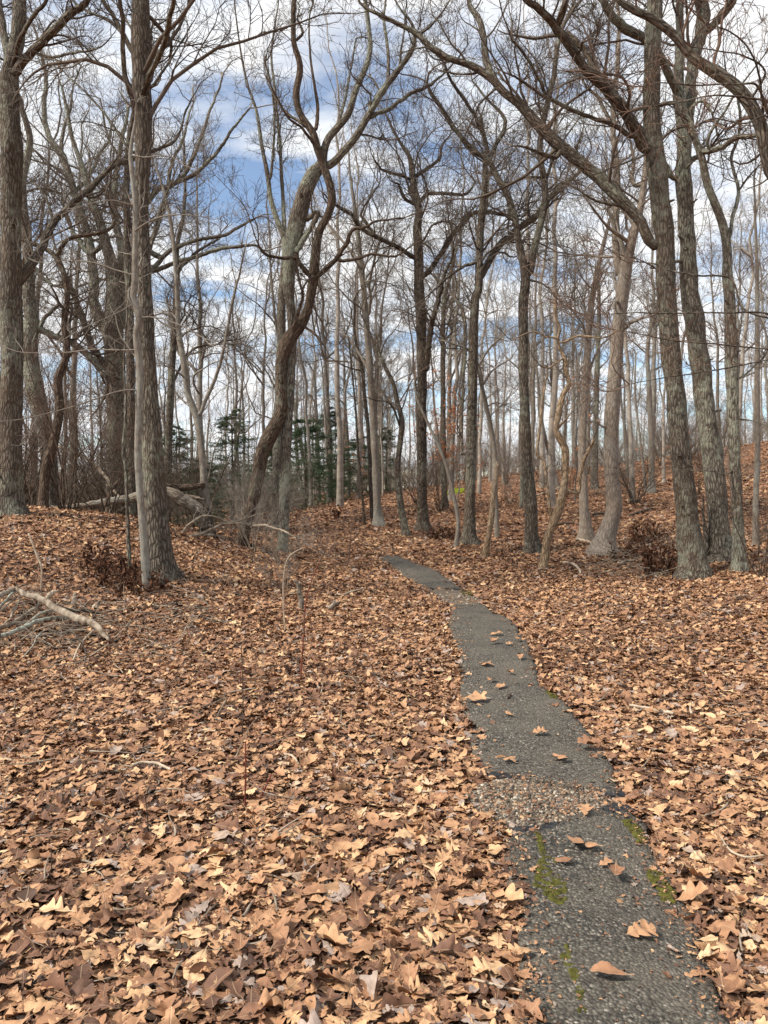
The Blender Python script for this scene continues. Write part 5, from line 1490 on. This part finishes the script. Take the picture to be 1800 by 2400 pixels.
# brush pile at the left edge (each branch of its own)
BP = [('thick splintered pale branch lying across the top of the brush pile', "K 130,100,26 200,140,44 330,190,52 450,255,56 560,310,60 680,365,58 770,420,44 850,500,18", 'stick', .13, 'branch'),
      ('stout grey branch end entering the picture above the brush pile', "K -40,160,38 40,135,40 110,105,34 135,95,20", 'stick', .16, 'branch'),
      ('lichen-covered branch sloping along the front of the brush pile', "K -40,475,34 80,440,36 200,395,34 300,350,30 420,325,28 520,325,20", 'lichen_stick', .05, 'branch'),
      ('second lichened branch just above the front one', "K 130,410,18 220,360,20 310,295,22 400,265,20 440,255,10", 'lichen_stick', .09, 'branch'),
      ('grey branch running down left under the splintered one', "K -30,405,34 80,370,32 180,300,32 300,220,26", 'stick', .07, 'branch'),
      ('thin pale branch slanting up to the pile top', "K -30,255,22 40,190,22 100,125,20 150,100,14", 'lichen_stick', .12, 'branch'),
      ('thin brown branch beside the slanting pale one', "K -20,290,18 60,210,18 130,160,14", 'stick', .1, 'branch'),
      ('crooked thin branch hanging inside the brush pile', "K 30,380,14 80,330,16 100,270,16 160,180,14", 'stick', .1, 'branch'),
      ('upright broken stub in the middle of the brush pile', "K 568,300,36 565,240,38 578,170,34 588,130,20", 'stick', .22, 'up'),
      ('upright thin stub at the end of the splintered branch', "K 755,390,26 748,300,30 760,230,28 775,195,18", 'stick', .2, 'up'),
      ('short pale log end poking out behind the splintered branch', "K 370,185,36 400,140,38 425,112,32", 'stick_pale', .2, 'up'),
      ('short stub leaning right behind the upright thin one', "K 690,290,32 720,255,32 745,225,26", 'stick_pale', .1, 'up'),
      ('dark log lying low behind the brush pile', "K 480,245,20 600,262,30 700,270,30 800,290,18", 'dark', .03, 'branch'),
      ('brown bark-covered stick in front of the brush pile', "K 430,590,30 500,555,34 580,525,36 680,505,30", 'brown', .0, 'branch'),
      ('thin dark crooked twig reaching down from the brush pile', "K 380,420,12 470,450,13 550,435,13 610,490,14 650,560,13 670,625,10", 'dark', .06, 'branch'),
      ('thin pale twig crossing in front of the brush pile', "K 570,650,11 620,540,12 700,450,11 780,400,8", 'stick_pale', .05, 'branch'),
      ('thin lichened twig curving down from the pile', "K 350,420,13 290,480,13 250,550,11 180,630,8", 'lichen_stick', .04, 'branch'),
      ('long pale twig lying right of the brush pile', "K 700,620,10 800,560,9 850,520,8 990,380,6", 'stick_pale', .04, 'branch'),
      ('long arched twig resting on leaves right of the pile', "K 1290,560,9 1400,500,10 1450,400,9 1520,330,9 1620,240,6", 'stick', .06, 'branch')]
for i, (lb, s, mt, lf, kind_) in enumerate(BP):
    if kind_ == 'up':
        b0 = ground_hit(*px(s)[0, :2]); 
        stick('brush_branch', lb, s, mt, depth=float(9.1), seed=i, group='branches of the brush pile')
    else:
        p = px(s); 
        stick('brush_branch', lb, s, mt, depth=None if lf < .02 else (float(ground_hit(p[0, 0], p[0, 1] + 30)[1]) - lf * 2, float(ground_hit(p[-1, 0], p[-1, 1] + 20)[1]) - lf), seed=i, group='branches of the brush pile',
              twigs=2 if i in (4, 7, 14, 17, 18) else 0, lscale=.35)
def brushwood(label, outline, n, hmax, r, lmin=.25, lmax=.9, mat='stick', name='brushwood'):
    poly = gpt(outline); lo, hi = poly.min(0), poly.max(0); S = []
    while len(S) < n:
        p = r.uniform(lo, hi)[:2]
        if inside(p[None], poly[:, :2])[0]: S.append([p[0], p[1], float(hgt(*p)) + r.uniform(.015, hmax)])
    a = r.uniform(0, 6.28, n)
    D = np.stack([np.cos(a), np.sin(a), r.uniform(-.1, .25, n)], -1)
    P, R = grow(np.array(S), D, r.uniform(lmin, lmax, n), r.uniform(.003, .008, n), 7, .11, -.02, r, .0018)
    z = hgt(P[..., 0], P[..., 1]) + .015
    P[..., 2] = np.maximum(P[..., 2], z)
    g = Geo(); g.tubes(P, R, 4)
    o = obj(name, g.mesh(name), M[mat]); tag(o, label, 'twigs', kind='stuff')
rw_ = np.random.default_rng(91)
brushwood('tangle of small twigs in and around the brush pile', "K -20,560 -20,180 200,120 500,230 850,330 900,480 600,620 200,600", 130, .16, rw_)
brushwood('thin twigs strewn on the leaves in front of the tall oak', "K 850,120 1650,180 1640,420 1100,620 820,420", 70, .05, rw_)
brushwood('thin twigs strewn over the leaf litter', "G -20,560 1659,420 1659,1190 -20,1190", 140, .03, rw_, .12, .45)
brushwood('fine twigs strewn over the leaves right of the path', "H 720,300 1659,260 1659,1190 1150,1190 800,700", 110, .03, rw_, .12, .4)
brushwood('fine twigs strewn over the near leaves', "I 0,60 1400,60 1560,1080 0,1080", 60, .03, rw_, .1, .3)
brushwood('dead twigs in a heap between the elbow trunk and the ridged oak', "F 560,1690 760,1660 1050,1560 1070,1760 900,1830 640,1820", 120, .25, rw_, .3, 1.1)
ST = [('pale curved stick lying in the open leaves left of the path', "G 572,1030,14 620,1016,15 680,1022,14 742,1048,11", 'stick_pale'),
      ('small pale curved stick near the middle leaves', "G 1228,978,9 1265,990,9 1290,1022,7", 'stick_pale'),
      ('forked grey twig standing up in the middle leaves', "G 932,808,9 965,740,9 978,715,8 970,690,7 1100,668,5", 'stick'),
      ('long thin dark twig lying left of the forked grey one', "G 640,800,7 760,775,7 880,765,6 960,735,4", 'stick'),
      ('bleached stick lying on the leaves right of the path', "H 1062,765,12 1110,772,14 1180,786,16 1250,802,15", 'stick_pale'),
      ('short bleached twig near the bleached stick', "H 1328,800,10 1322,775,9 1335,750,7", 'stick_pale'),
      ('twig lying on the left edge of the middle slab', "H 358,705,7 385,722,8 465,735,7", 'stick'),
      ('pale thin stick at the left edge of the near slab', "J 380,955,10 470,978,10 600,1008,9", 'stick_pale'),
      ('thin bent twig at the right of the gravel', "J 1480,150,8 1482,185,9 1450,210,8 1380,236,6", 'stick'),
      ('curved pale twig right of the near slab', "J 1455,330,8 1500,390,10 1560,418,10 1640,410,9", 'stick_pale'),
      ('short upright-looking twig at the bottom right leaves', "J 1548,830,9 1540,770,10 1575,730,9 1592,708,7", 'stick'),
      ('pale broken branch on the slope right of the dead snag', "F 330,1728,18 390,1738,20 430,1775,16 445,1795,9", 'stick_pale'),
      ('weathered branch on the ground before the elbow trunk', "F 688,1742,16 740,1722,20 800,1714,18", 'stick'),
      ('pale stick leaning at the foot of the straight pale-brown tree', "F 438,1572,16 480,1582,18 522,1602,14", 'stick_pale'),
      ('dark stick lying across the slope behind the dead snag', "F 290,1480,12 340,1472,14 400,1466,10", 'dark'),
      ('dark fallen stick on the hillside behind the elbow trunk', "F 520,1412,14 570,1408,16 600,1400,10", 'dark'),
      ('long fallen stick on the hillside right of the elbow trunk', "F 760,1418,12 830,1395,14 920,1368,8", 'dark'),
      ('pale fallen pole lying up the slope behind the dead snag', "F 150,1285,10 250,1255,12 330,1222,10", 'stick_pale'),
      ('pale stump of a stem leaning in the middle distance leaves', "G 1302,330,20 1296,270,20 1288,225,18 1272,200,12", 'log'),
      ('short grey log piece lying in the middle distance', "G 1425,340,14 1445,322,16 1462,312,11", 'stick'),
      ('thin straw-coloured stick lying in the middle distance', "G 1485,275,7 1530,262,7 1565,250,5", 'stick_pale'),
      ('pale bent stem lying on the mound', "G 125,0,8 160,90,9 178,150,8 175,250,6", 'stick_pale'),
      ('white stalk standing at the left photo edge', "I 15,200,5 25,120,5 40,45,4", 'stick_pale')]
for i, (lb, s, mt) in enumerate(ST):
    up_ = i in (2, 18, 21, 22)
    p = px(s)
    d = float(ground_hit(p[:, 0][p[:, 1].argmax()], p[:, 1].max())[1])
    stick('stick', lb, s, mt, lift=.03, depth=d if up_ else None, seed=i, group='sticks on the leaves', cat='stick', lump=.08)
# thin live stems standing in the leaves
STEMS = [('tall red cane standing in the leaves left of the path', "G 1298,640,8 1305,540,7 1312,440,6 1326,270,5 1380,120,3", 'red_stem'),
         ('thick red cane standing in the near leaves', "G 1058,1190,9 1060,1050,8 1062,900,5", 'red_stem'),
         ('short slanting red cane next to the thick one', "G 1118,1160,9 1145,1100,8 1172,1040,5", 'red_stem'),
         ('thin dark stem standing in the lower left leaves', "I 642,310,6 636,200,5 625,105,4", 'dark'),
         ('thin dark stem rising above the thick red cane', "G 1045,900,6 1050,720,5 1042,480,4", 'dark'),
         ('pale thin stem left of the tall red cane', "G 1232,430,7 1226,300,6 1228,180,5 1250,100,4 1310,60,3", 'stick_pale'),
         ('dark sprout at the left photo edge', "K 45,740,11 20,650,10 -5,560,8 15,380,5", 'dark'),
         ('thin brown sapling stem in the open behind the path end', "E 600,1740,9 610,1600,8 622,1480,6 640,1400,4", 'twig_red'),
         ('short red shoot below the tall red cane', "G 1100,670,5 1040,640,4 1045,560,3", 'red_stem'),
         ('thin stalk in the lower leaves left of the dark stem', "I 215,500,4 222,420,4 220,350,3", 'dark')]
for i, (lb, s, mt) in enumerate(STEMS):
    p = px(s); d = float(ground_hit(p[0, 0], p[0, 1])[1])
    stick('shoot', lb, s, mt, depth=d, seed=i, group='thin shoots in the leaves', cat='shoot', sides=6, lump=.02, twigs=3 if i in (0, 7) else 0, lscale=.3, twigmat='twig_red')

# withered weed clumps
def weed(u, v, label, H, n, seed, w_=.35):
    r = np.random.default_rng(seed); p = ground_hit(u, v)
    root = empty('withered_weed', (p[0], p[1], float(hgt(p[0], p[1])))); tag(root, label, 'weed', 'withered brown weeds')
    a = r.uniform(0, 6.28, n); ro = w_ * np.sqrt(r.random(n))
    S = np.stack([ro * np.cos(a) * 1.3, ro * np.sin(a), np.full(n, -.02)], -1)
    P, R = grow(S, np.stack([r.normal(0, .25, n), r.normal(0, .25, n), np.ones(n)], -1), H * r.uniform(.5, 1.1, n), np.full(n, .0045), 7, .08, 0, r, .002)
    g = Geo(); g.tubes(P, R, 4); o = obj('stem', g.mesh('stem'), M['twig_red'], root); o['kind'] = 'stuff'
    m = n * 9; k = r.integers(0, n, m); j = r.integers(2, 8, m); B = P[k, j] + r.normal(0, .015, (m, 3))
    d = unit(r.normal(0, .6, (m, 3)) + [0, 0, -.9]); sd_ = unit(np.cross(d, r.normal(0, 1, (m, 3)))); nn = np.cross(d, sd_)
    ln = r.uniform(.05, .12, m)[:, None]
    V = np.stack([B, B + d * ln * .45 - sd_ * ln * .22 + nn * ln * .12, B + d * ln, B + d * ln * .45 + sd_ * ln * .22 + nn * ln * .12, B + d * ln * .5 - nn * ln * .05], 1).reshape(-1, 3)
    b5 = np.arange(m)[:, None] * 5
    tr = np.concatenate([b5 + [0, 1, 4], b5 + [1, 2, 4], b5 + [2, 3, 4], b5 + [3, 0, 4]])
    gl = Geo(); gl.add(V, None, None, tr); o = obj('foliage', gl.mesh('foliage', False), M['weed'], root); o['kind'] = 'stuff'
weed(1562, 1345, 'dense dark withered weeds at the foot of the ridged oak', .55, 60, 1, .3)
weed(1520, 1275, 'tall dark withered weeds between the elbow trunk and the ridged oak', .55, 36, 2, .3)
weed(1490, 1310, 'smaller withered weeds left of the dense clump', .4, 26, 3, .3)
weed(285, 1365, 'withered weeds left of the tall oak foot', .38, 34, 4, .35)
weed(232, 1330, 'withered weeds higher on the mound flank', .36, 20, 5, .25)
weed(320, 1385, 'sparse withered weeds in front of the pale sapling', .3, 18, 6, .3)
weed(1045, 1262, 'low withered weeds between the upright oak and the grey splitting oak', .35, 26, 7, .35)
weed(790, 1215, 'small dark weed standing alone on the far open ground', .5, 10, 8, .12)
weed(1265, 1090, 'brown weeds on the hillside by the dead snag', .6, 30, 9, .6)
weed(1700, 1290, 'withered weeds behind the narrow rough trunk', .4, 22, 10, .3)

# ------------------------------------------------------------------ single leaves on the asphalt
PL = [("J 865,385", .15, 2.6, .62, 'large orange oak leaf lying high on the near asphalt slab'),
      ("J 955,462", .085, .5, .66, 'small orange leaf below the large one on the near slab'),
      ("J 1000,508", .11, 4.4, .45, 'reddish oak leaf under the small orange one'),
      ("J 1105,772", .125, .3, .64, 'oak leaf alone on the right half of the near slab'),
      ("J 975,962", .12, 2.9, .5, 'flat brown leaf lying low on the near slab'),
      ("J 790,452", .10, 3.1, .4, 'brown leaf at the top of the large moss patch'),
      ("J 590,858", .10, 3.3, .78, 'pale yellow leaf at the left edge of the near slab'),
      ("J 870,235", .11, 1.2, .66, 'orange leaf on the lower rim of the gravel'),
      ("H 670,897", .12, .2, .68, 'orange leaf on the round moss patch'),
      ("H 765,1012", .14, 1.9, .60, 'oak leaf standing on the middle slab above the gravel'),
      ("H 895,957", .16, 3.0, .42, 'curled brown leaf at the right edge of the middle slab'),
      ("H 545,1016", .12, 2.0, .7, 'tan leaf left of the standing leaf on the middle slab'),
      ("H 390,748", .2, .3, .72, 'big orange leaf cluster on the left edge of the middle slab'),
      ("H 482,456", .16, .1, .66, None), ("H 475,495", .15, 1.1, .6, None), ("H 445,592", .16, 2.2, .66, None), ("H 465,662", .13, 4.2, .6, None), ("H 500,692", .14, .8, .66, None),
      ("H 540,813", .09, 2.5, .7, None), ("H 545,500", .1, 3.3, .66, None), ("H 590,560", .1, 1.3, .6, None), ("H 590,480", .13, 2.9, .66, None), ("H 540,628", .1, 5, .6, None)]
for i, (s, sz, yaw, tn, lb) in enumerate(PL):
    p = gpt(s + ",1")[0]
    o = bpy.data.objects.new('fallen_leaf', leaf_meshes[[0, 7, 1, 2, 6, 5, 3, 8, 10, 0, 1, 2][i % 12]]); COL.objects.link(o)
    o.location = (p[0], p[1], float(hgt(p[0], p[1])) + .046 + .12 * sz)
    o.rotation_euler = (rl.normal(0, .12), rl.normal(0, .12), yaw); o.scale = (sz * .95,) * 3
    o['tint'] = tn
    tag(o, lb or 'small oak leaf lying flat on the middle stretch of asphalt', 'leaf', 'leaves on the asphalt')
tot = 0
for me_ in bpy.data.meshes:
    if me_.users: tot += len(me_.polygons) * 2
print('triangles about', tot, 'objects', len(bpy.data.objects)); print(tree_stats)
